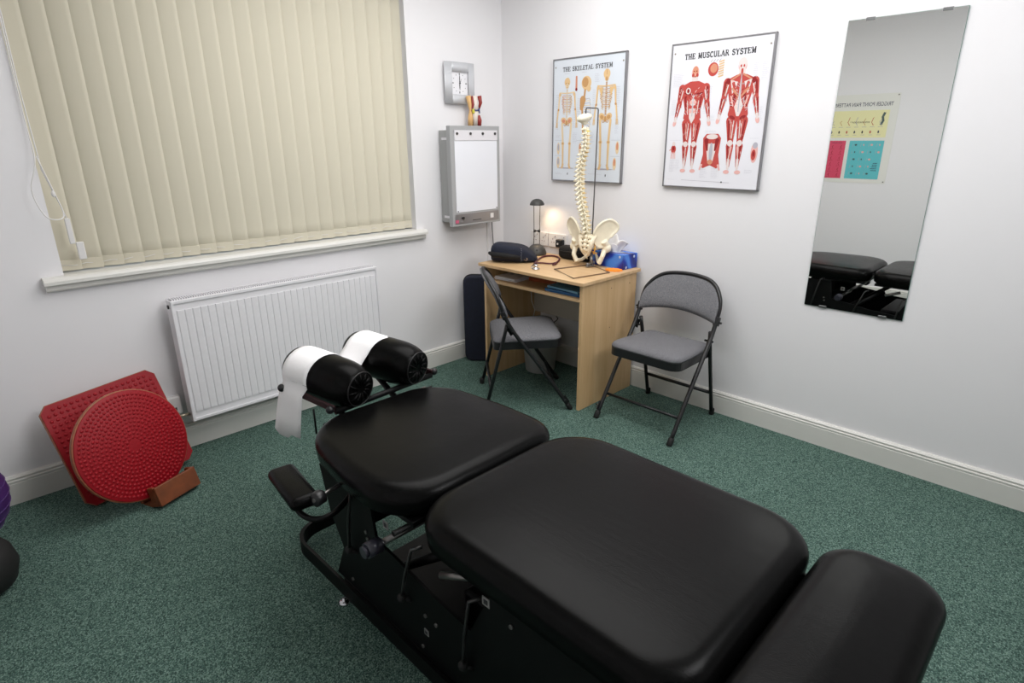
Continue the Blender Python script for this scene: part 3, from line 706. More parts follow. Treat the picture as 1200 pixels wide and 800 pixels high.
for i in range(5):
    for j in range(4):
        x, y = -.27+j*.062, -.045-i*.06
        if j == 0 and i >= 2: continue
        A.ell(x, y, .010 if (i+j) % 2 else .005, .008, mat('print_slate', (70, 90, 90), .3) if (i*j) % 3 == 1 or j == 3 else PINK, .004)
        A.line([(x+.02, y+.012), (x+.024, y-.012)], .003, PGREY, .004)
A.smalltext(-.275, -.20, .05, 5, NVY, .004, lh=.015, th=.006)
A.smalltext(.03, -.03, .12, 1, NVY, .004, th=.004)
for i in range(6):
    for j in range(4):
        x, y = .03+j*.07, -.06-i*.048
        A.line([(x, y+.012), (x+.008, y), (x+.002, y-.012)], .003, REDD, .004); A.rect(x-.01, y-.02, x+.02, y-.018, REDD, .004)
obj('printed_sheet', A.mb, A.mats, tp, rec=False)
for x in (-.345, .345):
    for y in (-.35, .35):
        m = MB(); m.cyl((x, y, .003), (x, y, .007), .005, 10); obj('pin', m, mat('dark_steel', (80, 78, 76), .3, .6), tp)

# ------------------------------------------------------------------ mirror
mr = thing('wall_mirror', 'tall frameless mirror on the wall right of the posters', 'mirror', (0, -2.1975, 1.252), rot=W_RIGHT)
m = MB(); m.bb(-.1975, .1975, -.585, .585, .002, .0055)
obj('mirror_backing', m, mat('glass_edge_green', (90, 130, 120), .3), mr)
m = MB(); m.bb(-.1965, .1965, -.584, .584, .0055, .0065); obj('mirror_glass', m, MIRR, mr)
for x, y in ((-.118, .585), (.134, .585), (-.118, -.585), (.122, -.585)):
    s = 1 if y > 0 else -1
    m = MB(); m.bb(x-.016, x+.016, y-.001*s, y+.003*s, .001, .009, .001); m.bb(x-.016, x+.016, y-.008*s, y+.002*s, .0068, .009, .0008)
    obj('mirror_clip', m, mat('clip_steel', (120, 122, 122), .3, .7), mr)

# ------------------------------------------------------------------ desk
dk = thing('desk', 'small beech-veneer desk standing against the right wall near the corner', 'desk', (-.02, -.728, 0))
def L_(x0, x1, y0, y1, z0, z1, bev=.0012): return MB().bb(x0+.02, x1+.02, y0+.728, y1+.728, z0, z1, bev)
obj('desktop', L_(-.537, -.02, -1.1205, -.3345, .694, .712, .002), BEECH_H, dk)
obj('side_panel', L_(-.518, -.035, -1.104, -1.086, 0, .694), BEECH_V, dk)
obj('side_panel', L_(-.518, -.035, -.381, -.363, 0, .694), BEECH_V, dk)
obj('shelf', L_(-.50, -.08, -1.086, -.381, .597, .613), BEECH_H, dk)
obj('back_panel', L_(-.10, -.085, -1.086, -.381, .34, .694), mat('desk_back_white', (196, 188, 176), .5), dk)
m = MB()
for x, z in ((-.27, .64), (-.27, .42), (-.10, .64)): m.cyl((x+.02, -1.1042+.728, z), (x+.02, -1.1052+.728, z), .003, 10)
obj('screw_cap', m, mat('screw_brown', (90, 66, 44), .5), dk)

# things on the shelf
def rbook(name, label, cat, c, d, m1, rz=0):
    t = thing(name, label, cat, (c[0], c[1], c[2]), rz)
    m = MB(); m.box((0, 0, .0015), (d[0], d[1], .003), .001); m.box((0, 0, d[2]-.0015), (d[0], d[1], .003), .001); m.box((-d[0]/2+.003, 0, d[2]/2), (.006, d[1], d[2]), .002)
    obj('cover', m, m1, t)
    m = MB(); m.box((.004, 0, d[2]/2), (d[0]-.014, d[1]-.008, d[2]-.006)); obj('pages', m, PAPER, t)
    return t
BF = mat('blue_plastic_folder', (36, 96, 150), .2); LB = mat('pale_blue_plastic_folder', (120, 176, 206), .2)
rbook('ring_binder', 'blue plastic folder lying on the desk shelf, bottom of the two', 'folder', (-.355, -.925, .6135), (.24, .235, .016), BF, R(2))
rbook('document_folder', 'pale blue plastic folder lying on top of the blue one on the shelf', 'folder', (-.350, -.930, .6305), (.23, .225, .011), LB, R(-3))
rbook('orange_book', 'orange book lying at the back of the desk shelf', 'book', (-.28, -.665, .6135), (.14, .19, .022), mat('orange_cover', (176, 92, 50), .45), R(8))
t = thing('paper_stack', 'loose stack of white papers on the left end of the desk shelf', 'papers', (-.36, -.475, .6135), R(4))
for k in range(5):
    m = MB(); m.box((random.uniform(-.004, .004), random.uniform(-.004, .004), .002+k*.004), (.21, .16, .0032), M=Matrix.Rotation(random.uniform(-.05, .05), 3, 'Z')); obj('sheet', m, PAPER, t)
t = thing('small_tin', 'small dark tin at the back middle of the desk shelf', 'tin', (-.24, -.77, .6135))
m = MB(); m.lathe([(0, 0), (.03, 0), (.031, .002), (.031, .028), (0, .028)]); obj('body', m, BLKP, t); m = MB(); m.lathe([(.032, .028), (.032, .036), (.0, .037)]); obj('lid', m, mat('olive_lid', (100, 104, 80), .4), t)

# waste bin
wb = thing('waste_bin', 'grey-white plastic waste bin under the desk behind the chair', 'bin', (-.20, -.53, 0))
m = MB(); m.lathe([(0, .004), (.088, .004), (.09, 0), (.093, .004), (.118, .262), (.122, .264), (.122, .272), (.117, .272), (.090, .012), (0, .012)], seg=36)
obj('bin_body', m, mat('bin_plastic', (178, 178, 176), .45), wb)
# cables beneath desk
m = MB(); m.tube([(-.06, -.525, .339), (-.058, -.528, .33), (-.03, -.528, .30), (-.026, -.515, .285), (-.026, -.495, .27), (-.026, -.48, .20), (-.024, -.50, .125)], .003, 8)
tag(obj('desk_cable', m, BLKP), 'thin black cable dangling under the desk against the wall', 'cable')
m = MB(); m.tube([(-.13, -.395, .590), (-.15, -.40, .50), (-.155, -.41, .42), (-.135, -.42, .36), (-.15, -.405, .25), (-.14, -.40, .01)], .003, 8)
tag(obj('desk_cable', m, PLW), 'thin white cable hanging down inside the left side panel of the desk', 'cable')

# wall sockets
def socket(name, label, y, z, plug=False):
    t = thing(name, label, 'socket', (0, y, z), rot=W_RIGHT)
    obj('face_plate', MB().bb(-.073, .073, -.043, .043, 0, .011, .003), PLW, t)
    for x in (-.036, .036):
        obj('rocker_switch', MB().bb(x-.006+.012, x+.006+.012, .018, .034, .011, .0145, .001), PLW, t)
        m = MB(); m.bb(x-.002, x+.002, .004, .013, .0108, .0114); m.bb(x-.013, x-.006, -.014, -.010, .0108, .0114); m.bb(x+.006, x+.013, -.014, -.010, .0108, .0114); m.bb(x+.02, x+.024, .022, .03, .0146, .015)
        obj('pin_holes', m, mat('socket_hole', (110, 70, 72), .5), t)
    if plug:
        p = thing('power_plug', 'black square mains plug pushed into the right-hand socket above the desk', 'plug', (-.011, y-.036, z-.012), rot=W_RIGHT)
        obj('plug_body', MB().bb(-.026, .026, -.024, .026, .0005, .03, .006, 3), BLKP, p)
        m = MB(); m.cyl((-.006, 0, .03), (-.006, 0, .0315), .006, 12); obj('fuse_mark', m, PLW, p)
        m = MB(); m.tube([(0, -.022, .014), (0, -.05, .016), (.004, -.058, .02)], .004, 8); obj('plug_cable', m, BLKP, p)
socket('wall_socket', 'white double wall socket with a black plug, behind the desk items', -.492, .795, True)
socket('wall_socket', 'white double wall socket half hidden behind the desk lamp', -.338, .795)

# ------------------------------------------------------------------ desk lamp
lm = thing('desk_lamp', 'black desk lamp with dome base, twin stems and small glowing dome head', 'lamp', (-.105, -.405, .7125), R(-45))
DOMEM = mat('dark_grey_dome', (62, 62, 60), .5, bump=.2, bscale=300)
m = MB(); m.lathe([(0, 0), (.058, 0), (.062, .004), (.060, .016), (.053, .036), (.040, .052), (.024, .062), (0, .066)], seg=40); obj('base', m, DOMEM, lm)
m = MB(); m.sph((-.0, -.052, .034), .006, (1, .6, 1)); obj('switch', m, BLKP, lm)
for s in (-1, 1):
    m = MB(); m.tube([(s*.018, 0, .058), (s*.017, 0, .14), (s*.019, 0, .30), (s*.020, 0, .312)], .0022, 10); obj('stem', m, mat('lamp_stem', (96, 92, 88), .25, .8), lm)
m = MB(); m.cyl((-.017, 0, .146), (.017, 0, .146), .004, 12); m.lathe([(.006, -.012), (.012, -.012), (.012, .012), (.006, .012)], c=(0, 0, 0), M=Matrix.Rotation(pi/2, 3, 'Y')); 
for v in m.b.verts: pass
m2 = MB()
for s in (-1, 1): m2.tube([(s*.021, 0, .146), (s*.012, 0, .146), (0, 0, .146)], [.010, .009, .003], 14)
obj('spacer', m2, BLKP, lm); m.b.free()
m = MB(); m.lathe([(.045, .304), (.044, .312), (.038, .324), (.026, .335), (.012, .340), (0, .341)], seg=36); m.lathe([(.045, .304), (.043, .304), (.041, .312), (.034, .322), (0, .330)], seg=36)
obj('lamp_head', m, DOMEM, lm)
m = MB(); m.lathe([(0, .305), (.024, .305), (.030, .309), (.030, .314), (0, .316)], seg=24); obj('bulb', m, emit('warm_bulb', (255, 214, 150), 14), lm)
pl = bpy.data.lights.new('desk_lamp_light', 'SPOT'); pl.energy = 1.3; pl.color = (1, .72, .45); pl.shadow_soft_size = .02; pl.spot_size = R(120); pl.spot_blend = .8
po = bpy.data.objects.new('desk_lamp_light', pl); COL.objects.link(po); po.location = (-.095, -.41, .7125+.296)
po.rotation_euler = (V((.25, -.30, -.6))).to_track_quat('-Z', 'Y').to_euler()

# ------------------------------------------------------------------ spine model
sm = thing('spine_model', 'cream anatomical spine and pelvis model on a metal rod stand', 'anatomical model', (0, 0, 0))
CL = [(-.818, 1.498), (-.836, 1.465), (-.844, 1.427), (-.846, 1.388), (-.842, 1.349), (-.826, 1.305), (-.816, 1.255), (-.813, 1.206), (-.815, 1.151), (-.823, 1.097), (-.837, 1.042), (-.852, .987), (-.866, .932), (-.868, .884)]
SX = -.185
def cl(t):
    t = max(0, min(1, t))*(len(CL)-1); i = min(int(t), len(CL)-2); f_ = t-i
    return V((SX, CL[i][0]*(1-f_)+CL[i+1][0]*f_, CL[i][1]*(1-f_)+CL[i+1][1]*f_))
# lateral / rear directions twist gradually down the column
def frame_at(t):
    a = R(158 + 34*t)          # rear direction heading (spinous side)
    rear = V((cos(a), sin(a), 0)); lat = V((-sin(a), cos(a), 0))
    return rear, lat
S0, S1 = .085, .97
N = 24
for k in range(N):
    t = S0 + (S1-S0)*((k+.5)/N)**.9; p = cl(t); rear, lat = frame_at(t)
    g = k/(N-1); rb = .0105+.0085*g; hb = .0085+.0075*g
    m = MB()
    def tb(a, b_, r0, r1): m.tube([a, (a+b_)/2, b_], [r0, (r0+r1)/2*.95, r1], 8)
    M = Matrix((rear, lat, V((0, 0, 1)))).transposed()
    m.lathe([(0, -hb), (rb, -hb), (rb*1.04, -hb*.8), (rb*.9, 0), (rb*1.04, hb*.8), (rb, hb), (0, hb)], c=p, seg=14, M=M)
    sl_ = (.020 if k < 6 else .036 if k < 19 else .034); dz = (-.004 if k < 7 else -.020 if k < 18 else -.006)
    arch = p + rear*(rb+.008)
    tb(p+rear*rb*.8, arch, .005+.002*g, .005+.002*g)
    tb(arch, arch + rear*sl_ + V((0, 0, dz)), .0042+.002*g, .0032+.0035*g)
    for s in (-1, 1):
        tb(arch - rear*.004, arch + lat*s*(.018+.014*sin(pi*g)*.8+.006*g) + rear*.008, .0045, .0035)
        tb(arch + lat*s*.009 + V((0, 0, -hb*1.2)), arch + lat*s*.009 + V((0, 0, hb*1.2)), .0042, .0042)
    obj('vertebra', m, BONE, sm)
for k in range(N-1):
    t = S0 + (S1-S0)*((k+1)/N)**.9; p = cl(t); rear, lat = frame_at(t); g = k/(N-1); rb = .0098+.0085*g
    m = MB(); m.lathe([(0, -.0035), (rb, -.0035), (rb*1.04, 0), (rb, .0035), (0, .0035)], c=p, seg=12)
    m.tube([p+rear*(rb+.004)+lat*.010, p+rear*(rb+.004)+lat*.022, p+lat*.028-rear*.004], [.0018, .0018, .001], 6); m.tube([p+rear*(rb+.004)-lat*.010, p+rear*(rb+.004)-lat*.022, p-lat*.028-rear*.004], [.0018, .0018, .001], 6)
    obj('disc', m, DISCY if k else mat('disc_bright', (220, 200, 40), .5), sm)
# skull base block
m = MB(); p = cl(0); rear, lat = frame_at(0)
M = Matrix((rear, lat, V((0, 0, 1)))).transposed()
m.sph(p+V((0, 0, .006)), .045, (1.0, .82, .5), 20, M=M @ Matrix.Rotation(R(14), 3, 'Y'))
m.tube([p+V((0, 0, -.012)), p+V((0, 0, -.03))], [.022, .014], 14)
obj('occipital_bone', m, mat('occiput_white', (228, 222, 204), .5), sm, remesh=.003, smooth_it=3)
# sacrum
p0 = cl(1) + V((0, 0, .0)); rear, lat = frame_at(1)
rear = V((cos(R(196)), sin(R(196)), 0)); lat = V((-sin(R(196)), cos(R(196)), 0))
def P(a, f_, z): return V((SX, -.872, 0)) + lat*a + rear*f_ + V((0, 0, z))
m = MB()
def sac(u, v):
    ww_ = .050*(1-v)**.7 + .008; a = (u-.5)*2
    return P(a*ww_, .012 + .030*sin(pi*v*.9) + .006*cos(a*9), .895-.115*v)
m.grid(sac, 14, 12)
def sac2(u, v):
    ww_ = .050*(1-v)**.7 + .008; a = (u-.5)*2
    return P(a*ww_, -.012 + .030*sin(pi*v*.9), .895-.115*v)
m.grid(sac2, 14, 12)
for k in range(4): m.sph(P(0, .030+.02*sin(pi*(k/5+.1)), .885-k*.022), .008, (1, .7, 1.1), 8)
for k in range(4):
    for s in (-1, 1): m.sph(P(s*(.024-.004*k), .022+.02*sin(pi*(k/5+.1)), .880-k*.022), .006, (1, 1, 1), 8)
o = obj('sacrum', m, mat('sacrum_bone', (236, 224, 198), .5, var=.15, vscale=90), sm, solid=.010)
m = MB()
for k in range(3):
    for s in (-1, 1): m.sph(P(s*(.017-.003*k), .040+.012*sin(pi*(k/5+.1)), .872-k*.022), .0032, (1, 1, 1), 8)
obj('foramina', m, mat('foramen_dark', (50, 40, 34), .7), sm)
m = MB(); m.tube([P(0, .03, .79), P(0, .022, .772), P(0, .008, .758)], [.009, .006, .003], 8); obj('coccyx', m, BONE, sm)
# hip bones: wide curved blade, socket, ischium and pubis ring
def hip(s):
    m = MB()
    # blade (ilium) as a thick curved sheet
    outline = [(.034, .86), (.045, .915), (.075, .960), (.115, .978), (.145, .955), (.150, .925), (.125, .890), (.100, .850), (.082, .822), (.060, .828)]
    outline = [(q.x, q.y) for q in smooth_pts([(a, z, 0) for a, z in outline + outline[:1]], 4)[:-1]]
    cen = (.092, .898)
    th = .008
    def mp(a, z, off):
        # blade flares outward at top; its outer edge sweeps forward
        r_ = (a-.035)/.115
        f_ = .022 - .085*max(0, r_)**1.3 + (z-.86)*.10
        return P(s*a, f_+off, z)
    n_ = len(outline); rings = 5
    for off, flip in ((th/2, 1), (-th/2, -1)):
        R_ = []
        for k in range(rings+1):
            q_ = k/rings
            R_.append([m.b.verts.new(mp(cen[0]+(a-cen[0])*q_, cen[1]+(z-cen[1])*q_, off*(1 if k < rings else 1.5) - .006*(1-q_*q_))) for a, z in outline] if k else [m.b.verts.new(mp(cen[0], cen[1], off-.006))])
        fs = []
        for k in range(rings):
            for i in range(n_):
                j = (i+1) % n_
                if k == 0: fs.append(m.b.faces.new((R_[0][0], R_[1][i], R_[1][j])))
                else: fs.append(m.b.faces.new((R_[k][i], R_[k+1][i], R_[k+1][j], R_[k][j])))
        m._set(fs, True)
        if flip == 1: E1 = R_[-1]
        else: E2 = R_[-1]
    m._set([m.b.faces.new((E1[i], E1[(i+1) % n_], E2[(i+1) % n_], E2[i])) for i in range(n_)], True)
    # crest rim
    m.tube([mp(a, z, 0) for a, z in outline[3:26]], .0075, 10)
    # body around the socket, ischium loop, pubis
    m.tube([mp(.086, .862, 0), P(s*.092, -.034, .835), P(s*.090, -.038, .812)], [.018, .023, .022], 12)
    m.sph(P(s*.098, -.034, .818), .026, (1, 1, 1), 14)
    m.tube([P(s*.090, -.028, .815), P(s*.086, .0, .775), P(s*.070, .0, .742), P(s*.050, -.030, .742), P(s*.026, -.072, .765)], [.016, .013, .015, .010, .009], 12)
    m.tube([P(s*.090, -.045, .820), P(s*.060, -.078, .812), P(s*.022, -.090, .800), P(s*.014, -.086, .780), P(s*.026, -.072, .765)], [.013, .009, .011, .011, .009], 12)
    m.tube([P(s*.035, .015, .868), P(s*.05, .004, .850), P(s*.085, -.025, .835)], [.014, .013, .014], 10)
    obj('hip_bone', m, BONE, sm, remesh=.0028, smooth_it=3)
hip(-1); hip(1)
m = MB(); m.sph(P(0, -.09, .79), .009, (1, .8, 1.6)); obj('pubic_disc', m, DISCY, sm)
m = MB(); m.tube([P(.04, .006, .85), P(.05, .02, .82), P(.045, .03, .79)], .004, 8); m.tube([P(.03, .01, .80), P(.055, .0, .79)], .004, 8); obj('nerve', m, mat('amber_nerve', (206, 150, 60), .5), sm)
# rod stand
RODM = mat('stand_rod', (92, 90, 90), .35, .6)
m = MB(); rx, ry = -.175, -.890
m.tube([(rx, ry, .718), (rx, ry, .80)], [.0055, .0055], 12)
m.tube([(rx, ry, .80), (rx-.004, ry-.004, .95), (rx+.006, ry-.005, 1.54), (rx+.006, ry-.002, 1.547), (rx+.003, ry+.005, 1.55), (-.19, -.835, 1.552), (-.19, -.83, 1.545), (-.19, -.83, 1.515)], .0035, 10)
obj('rod', m, RODM, sm)
m = MB(); m.cyl((rx, ry, .722), (rx, ry, .775), .009, 14); m.cyl((rx-.018, ry+.004, .728), (rx+.002, ry, .728), .004, 10); m.sph((rx-.024, ry+.008, .728), .009); m.box((rx-.02, ry-.006, .7205), (.05, .025, .006), .002, M=Matrix.Rotation(R(-20), 3, 'Z'))
obj('rod_clamp', m, mat('dull_clamp', (140, 136, 132), .3, .8), sm)
q4 = [(-.382, -.795), (-.491, -1.021), (-.246, -1.069), (-.150, -.865)]
m = MB(); m.tube([(x, y, .7165) for x, y in q4], .0032, 8, closed=True)
obj('stand_foot', m, mat('bronze_wire', (128, 106, 86), .35, .3), sm)

# ------------------------------------------------------------------ tissue box
tb_ = thing('tissue_box', 'blue patterned tissue box with a white tissue sticking out, on the desk', 'tissue box', (-.062, -.965, .7125), R(-5))
def boxmat():
    m = bpy.data.materials.new('blue_swirl_card'); m.use_nodes = True; nt = m.node_tree; b = nt.nodes['Principled BSDF']; b.inputs['Roughness'].default_value = .25
    tc = nt.nodes.new('ShaderNodeTexCoord'); wv = nt.nodes.new('ShaderNodeTexWave'); wv.wave_type = 'BANDS'; wv.bands_direction = 'DIAGONAL'; wv.inputs['Scale'].default_value = 4.5; wv.inputs['Distortion'].default_value = 7; wv.inputs['Detail Scale'].default_value = .8
    nt.links.new(tc.outputs['Object'], wv.inputs['Vector'])
    r = nt.nodes.new('ShaderNodeValToRGB'); r.color_ramp.elements[0].color = lin((16, 34, 118)); r.color_ramp.elements[1].color = lin((70, 130, 220)); r.color_ramp.elements[1].position = .95
    e = r.color_ramp.elements.new(.6); e.color = lin((24, 58, 168))
    nt.links.new(wv.outputs['Fac'], r.inputs[0]); nt.links.new(r.outputs[0], b.inputs['Base Color']); return m
m = MB(); m.bb(-.058, .058, -.118, .118, 0, .082, .0012); obj('carton', m, boxmat(), tb_)
m = MB()
for x, y, z in ((-.0585, -.09, .068), (-.0585, .10, .012), (.03, -.1185, .066), (-.035, -.1185, .010)):
    if abs(x) > .05:
        for k in range(6): m.box((x, y, z), (.0006, .003, .014), M=Matrix.Rotation(pi*k/6, 3, 'X'))
    else:
        for k in range(6): m.box((x, y, z), (.003, .0006, .014), M=Matrix.Rotation(pi*k/6, 3, 'Y'))
obj('printed_flower', m, mat('print_pale_flower', (200, 214, 240), .3), tb_)
m = MB(); m.lathe([(0, .0822), (.028, .0822), (.030, .0824), (0, .0830)], seg=24, sy=2.6); obj('opening_film', m, mat('clear_film', (190, 200, 225), .15), tb_)
m = MB()
def tis(u, v):
    a = (u-.5)*2
    wv = .012*sin(u*9+v*3)*(.3+v)
    return V((wv*1.2 + .018*sin(v*2.4)*(a) , a*(.035+.070*v), .080+.090*v*(1-.35*abs(a)) + .010*sin(u*14)*v))
m.grid(tis, 26, 12)
def tis2(u, v):
    a = (u-.5)*2
    return V((-.012+.014*sin(u*7+2)*(.3+v)-.02*v, a*(.022+.040*v)+.02*v, .080+.058*v*(1-.5*a*a)+.006*sin(u*11)*v))
m.grid(tis2, 22, 10)
obj('tissue', m, PAPER, tb_, solid=.0006)

# sticky notes
t = thing('sticky_note_pad', 'bright orange star-edged sticky note pad lying beside the tissue box', 'sticky notes', (-.172, -1.045, .7125), R(20))
star = []
for k in range(20):
    r_ = .036 if k % 2 else .029; star.append((r_*cos(2*pi*k/20), r_*sin(2*pi*k/20)*1.35))
m = MB(); m.prism(star, 0, .007); obj('pad', m, mat('neon_orange_paper', (255, 150, 40), .6), t)

# black case behind the spine model
t = thing('black_case', 'black soft case lying at the back of the desk behind the spine model', 'case', (-.075, -.70, .7125), R(2))
m = MB(); m.box((0, 0, .040), (.085, .23, .078), .028, 5, smooth=True); obj('body', m, BLKC, t)
m = MB(); m.tube([(-.043, -.09, .05), (-.043, .09, .05)], .0022, 6); obj('zip', m, BLKP, t)

# navy bag
t = thing('navy_bag', 'dark navy soft zip bag slumped on the left end of the desk', 'bag', (-.368, -.434, .7125), R(-52))
m = MB()
# local x runs along the long side of the bag
xs = [-.115, -.085, -.03, .03, .08, .115, .165]
hts = [.088, .112, .104, .100, .090, .070, .018]; dep = [.060, .075, .082, .085, .082, .075, .045]
ring = []
for x, h_, d_ in zip(xs, hts, dep):
    row = []
    for k in range(16):
        a = 2*pi*k/16; cy_, cz_ = cos(a), sin(a)
        yy = d_*math.copysign(abs(cy_)**.55, cy_); zz = h_/2*(1+math.copysign(abs(cz_)**.5, cz_))
        row.append(m.b.verts.new((x, yy, zz + .004*random.random())))
    ring.append(row)
fs = []
for A_, B_ in zip(ring, ring[1:]):
    for k in range(16): fs.append(m.b.faces.new((A_[k], A_[(k+1) % 16], B_[(k+1) % 16], B_[k])))
fs += [m.b.faces.new(ring[0]), m.b.faces.new(ring[-1][::-1])]
m._set(fs, True); obj('bag_body', m, NAVY, t, sub=2)
m = MB(); m.tube([(-.118, -.04, .052), (-.09, -.078, .050), (-.02, -.090, .046), (.04, -.092, .040), (.07, -.086, .036)], [.010, .016, .016, .014, .008], 10); obj('front_flap', m, BLKC, t)
m = MB()
for k in range(9): m.sph((.074+.002*(k % 2), -.084+.001*k, .012+k*.009), .0022)
obj('zip', m, mat('zip_teeth', (150, 150, 156), .3, .8), t)
m = MB(); m.tube([(.09, -.075, .02), (.105, -.085, .018), (.11, -.08, .028), (.10, -.07, .034), (.09, -.075, .02)], .003, 8); obj('key_ring', m, mat('bronze_wire', (128, 106, 86), .35, .3), t)

# stethoscope
t = thing('stethoscope', 'stethoscope with burgundy tubing and chrome chest piece lying on the desk', 'stethoscope', (0, 0, 0))
zt = .7185
m = MB(); m.tube(smooth_pts([(-.425, -.700, .735), (-.38, -.645, .727), (-.33, -.600, zt), (-.24, -.545, zt), (-.165, -.512, zt), (-.118, -.515, zt), (-.098, -.545, zt), (-.12, -.60, zt), (-.18, -.655, zt), (-.24, -.69, zt)]), .0055, 12)
m.tube(smooth_pts([(-.24, -.69, zt), (-.285, -.688, zt), (-.30, -.665, zt), (-.31, -.635, zt), (-.335, -.600, zt)]), .0045, 12); m.tube(smooth_pts([(-.24, -.69, zt), (-.28, -.715, zt), (-.31, -.72, zt)]), .0048, 12)
obj('tubing', m, MAROON, t)
m = MB(); m.lathe([(0, 0), (.020, 0), (.022, .003), (.021, .007), (.012, .010), (.009, .016), (.013, .020), (.014, .024), (.010, .028), (0, .029)], c=(-.447, -.715, .7125), seg=28); m.cyl((-.440, -.708, .732), (-.42, -.693, .736), .004, 10); obj('chest_piece', m, CHROME, t)
m = MB(); m.tube(smooth_pts([(-.335, -.600, zt), (-.352, -.615, zt), (-.39, -.640, .717), (-.425, -.660, .717), (-.435, -.675, .717)]), .0025, 8); obj('binaural', m, CHROME, t)
m = MB(); m.sph((-.44, -.68, .718), .0055); obj('ear_tip', m, mat('ear_tip_white', (220, 214, 200), .5), t)

# ------------------------------------------------------------------ folding chairs
def make_chair(label):
    t = thing('folding_chair', label, 'chair', (0, 0, 0), 0, 'grey padded folding chairs')
    hw = .219; zr = .010
    # front-leg tubes run up into the backrest hoop
    leg = [(.232, 0.012), (.07, .255), (-.072, .454), (-.127, .564)]
    def up_(s): return [V((x, s*hw, z)) for x, z in leg]
    for s in (-1, 1):
        m = MB(); m.tube(smooth_pts(up_(s), 4), .0105, 14); obj('leg', m, BLKM, t)
        m = MB(); m.lathe([(0, 0), (.012, 0), (.0145, .003), (.0145, .035), (.0125, .04), (0, .04)], c=(.240, s*hw, 0), seg=16, M=Matrix.Rotation(R(-33), 3, 'Y')); 
        for v in m.b.verts: v.co.z = max(v.co.z, .001)
        obj('rubber_foot', m, RUB, t)
    hoop = [V((-.127, -hw, .564)), V((-.141, -hw, .605)), V((-.158, -hw+.012, .652)), V((-.186, -hw+.052, .701)), V((-.205, -hw+.112, .727)), V((-.214, 0, .736))]
    hoop += [V((p.x, -p.y, p.z)) for p in hoop[:-1][::-1]]
    hs = smooth_pts(hoop, 6)
    m = MB(); m.tube(hs, .0098, 14); obj('back_hoop', m, BLKM, t)
    # backrest pad follows the hoop, lower edge arched
    nv = 8
    def side(off):
        def fn(u, v):
            k = u*(len(hs)-1); i_ = min(int(k), len(hs)-2); p = hs[i_].lerp(hs[i_+1], k-i_)
            a = p.y/hw; zt_ = p.z + .002; zb_ = min(.532 + .030*(1-a*a), zt_-.004)
            z = zb_+(zt_-zb_)*v; e = min(1, 6*min(v, 1-v))*min(1, 10*min(u, 1-u))
            # interpolate the recline of the hoop at this height
            if z < .605: xb = -.112-(z-.53)*.34
            else: xb = -.1375-(z-.605)*.56
            xb -= .014*(1-a*a)
            return V((xb + off*(.35+.65*e**.5), p.y*.99, z))
        return fn
    F = MB(); F.grid(side(.018), 60, nv); F.grid(side(-.010), 60, nv)
    b = F.b; be = [e for e in b.edges if len(e.link_faces) == 1]
    bmesh.ops.bridge_loops(b, edges=be)
    for f_ in b.faces: f_.smooth = True
    obj('backrest', F, CHFAB, t)
    for s in (-1, 1):
        m = MB(); m.box((-.122, s*(hw+.001), .545), (.026, .026, .045), .004, M=Matrix.Rotation(R(-22), 3, 'Y')); m.cyl((-.122, s*(hw+.010), .540), (-.122, s*(hw+.026), .540), .0055, 10); obj('back_bracket', m, BLKP, t)
    # rear legs
    for s in (-1, 1):
        m = MB(); m.tube([(-.222, s*(hw-.022), .012), (-.150, s*(hw-.022), .30), (-.112, s*(hw-.020), .452), (-.104, s*(hw-.018), .490)], .0098, 14); obj('leg', m, BLKM, t)
        m = MB(); m.lathe([(0, 0), (.012, 0), (.014, .003), (.0135, .030), (.012, .034), (0, .034)], c=(-.225, s*(hw-.022), 0.001), seg=16); obj('rubber_foot', m, RUB, t)
        m = MB(); m.box((-.085, s*(hw-.011), .455), (.045, .004, .028), .001, M=Matrix.Rotation(R(60), 3, 'Y')); m.cyl((-.078, s*(hw-.03), .452), (-.078, s*(hw+.014), .452), .005, 10); obj('hinge', m, BLKG, t)
    m = MB(); m.cyl((.160, -hw, .118), (.160, hw, .118), .0075, 12); obj('front_stretcher', m, BLKM, t)
    m = MB(); m.cyl((-.193, -hw+.02, .135), (-.193, hw-.02, .135), .0085, 12); obj('rear_stretcher', m, BLKM, t)
    m = MB(); m.box((.212, -hw-.004, .062), (.02, .008, .045), .002, M=Matrix.Rotation(R(-33), 3, 'Y')); m.cyl((.206, -hw-.004, .06), (.206, -hw-.024, .06), .005, 10); obj('leg_latch', m, BLKP, t)
    # seat: vinyl tray with upholstered top
    def seat_out(r_, inx=0):
        pts = []
        x0, x1, y0 = -.175+inx, .192-inx, .200-inx
        def cor(cx, cy, a0, rr):
            for k in range(7): a = R(a0+90*k/6); pts.append((cx+rr*cos(a), cy+rr*sin(a)))
        rf, rb_ = .055-inx*.5, .035
        cor(x1-rf, y0-rf, 0, rf); cor(x0+rb_, y0-rb_-.012, 90, rb_); cor(x0+rb_, -y0+rb_+.012, 180, rb_); cor(x1-rf, -y0+rf, 270, rf)
        return pts
    def tilt(z): return lambda x, y, zz: V((x, y, zz + (x-.1)*.03))
    m = MB(); m.prism(seat_out(0), .352, .392, tilt(0)); m2 = MB()
    obj('seat_tray', m, mat('black_vinyl_trim', (24, 24, 26), .4), t)
    rings = [(.001, .3925), (.0, .400), (.006, .411), (.018, .419), (.045, .424), (.09, .427)]
    rows = []
    for inx, z in rings: rows.append([m2.b.verts.new((x, y, z+(x-.1)*.03)) for x, y in seat_out(0, inx)])
    fs = []
    for A_, B_ in zip(rows, rows[1:]):
        nn = len(A_)
        for k in range(nn): fs.append(m2.b.faces.new((A_[k], A_[(k+1) % nn], B_[(k+1) % nn], B_[k])))
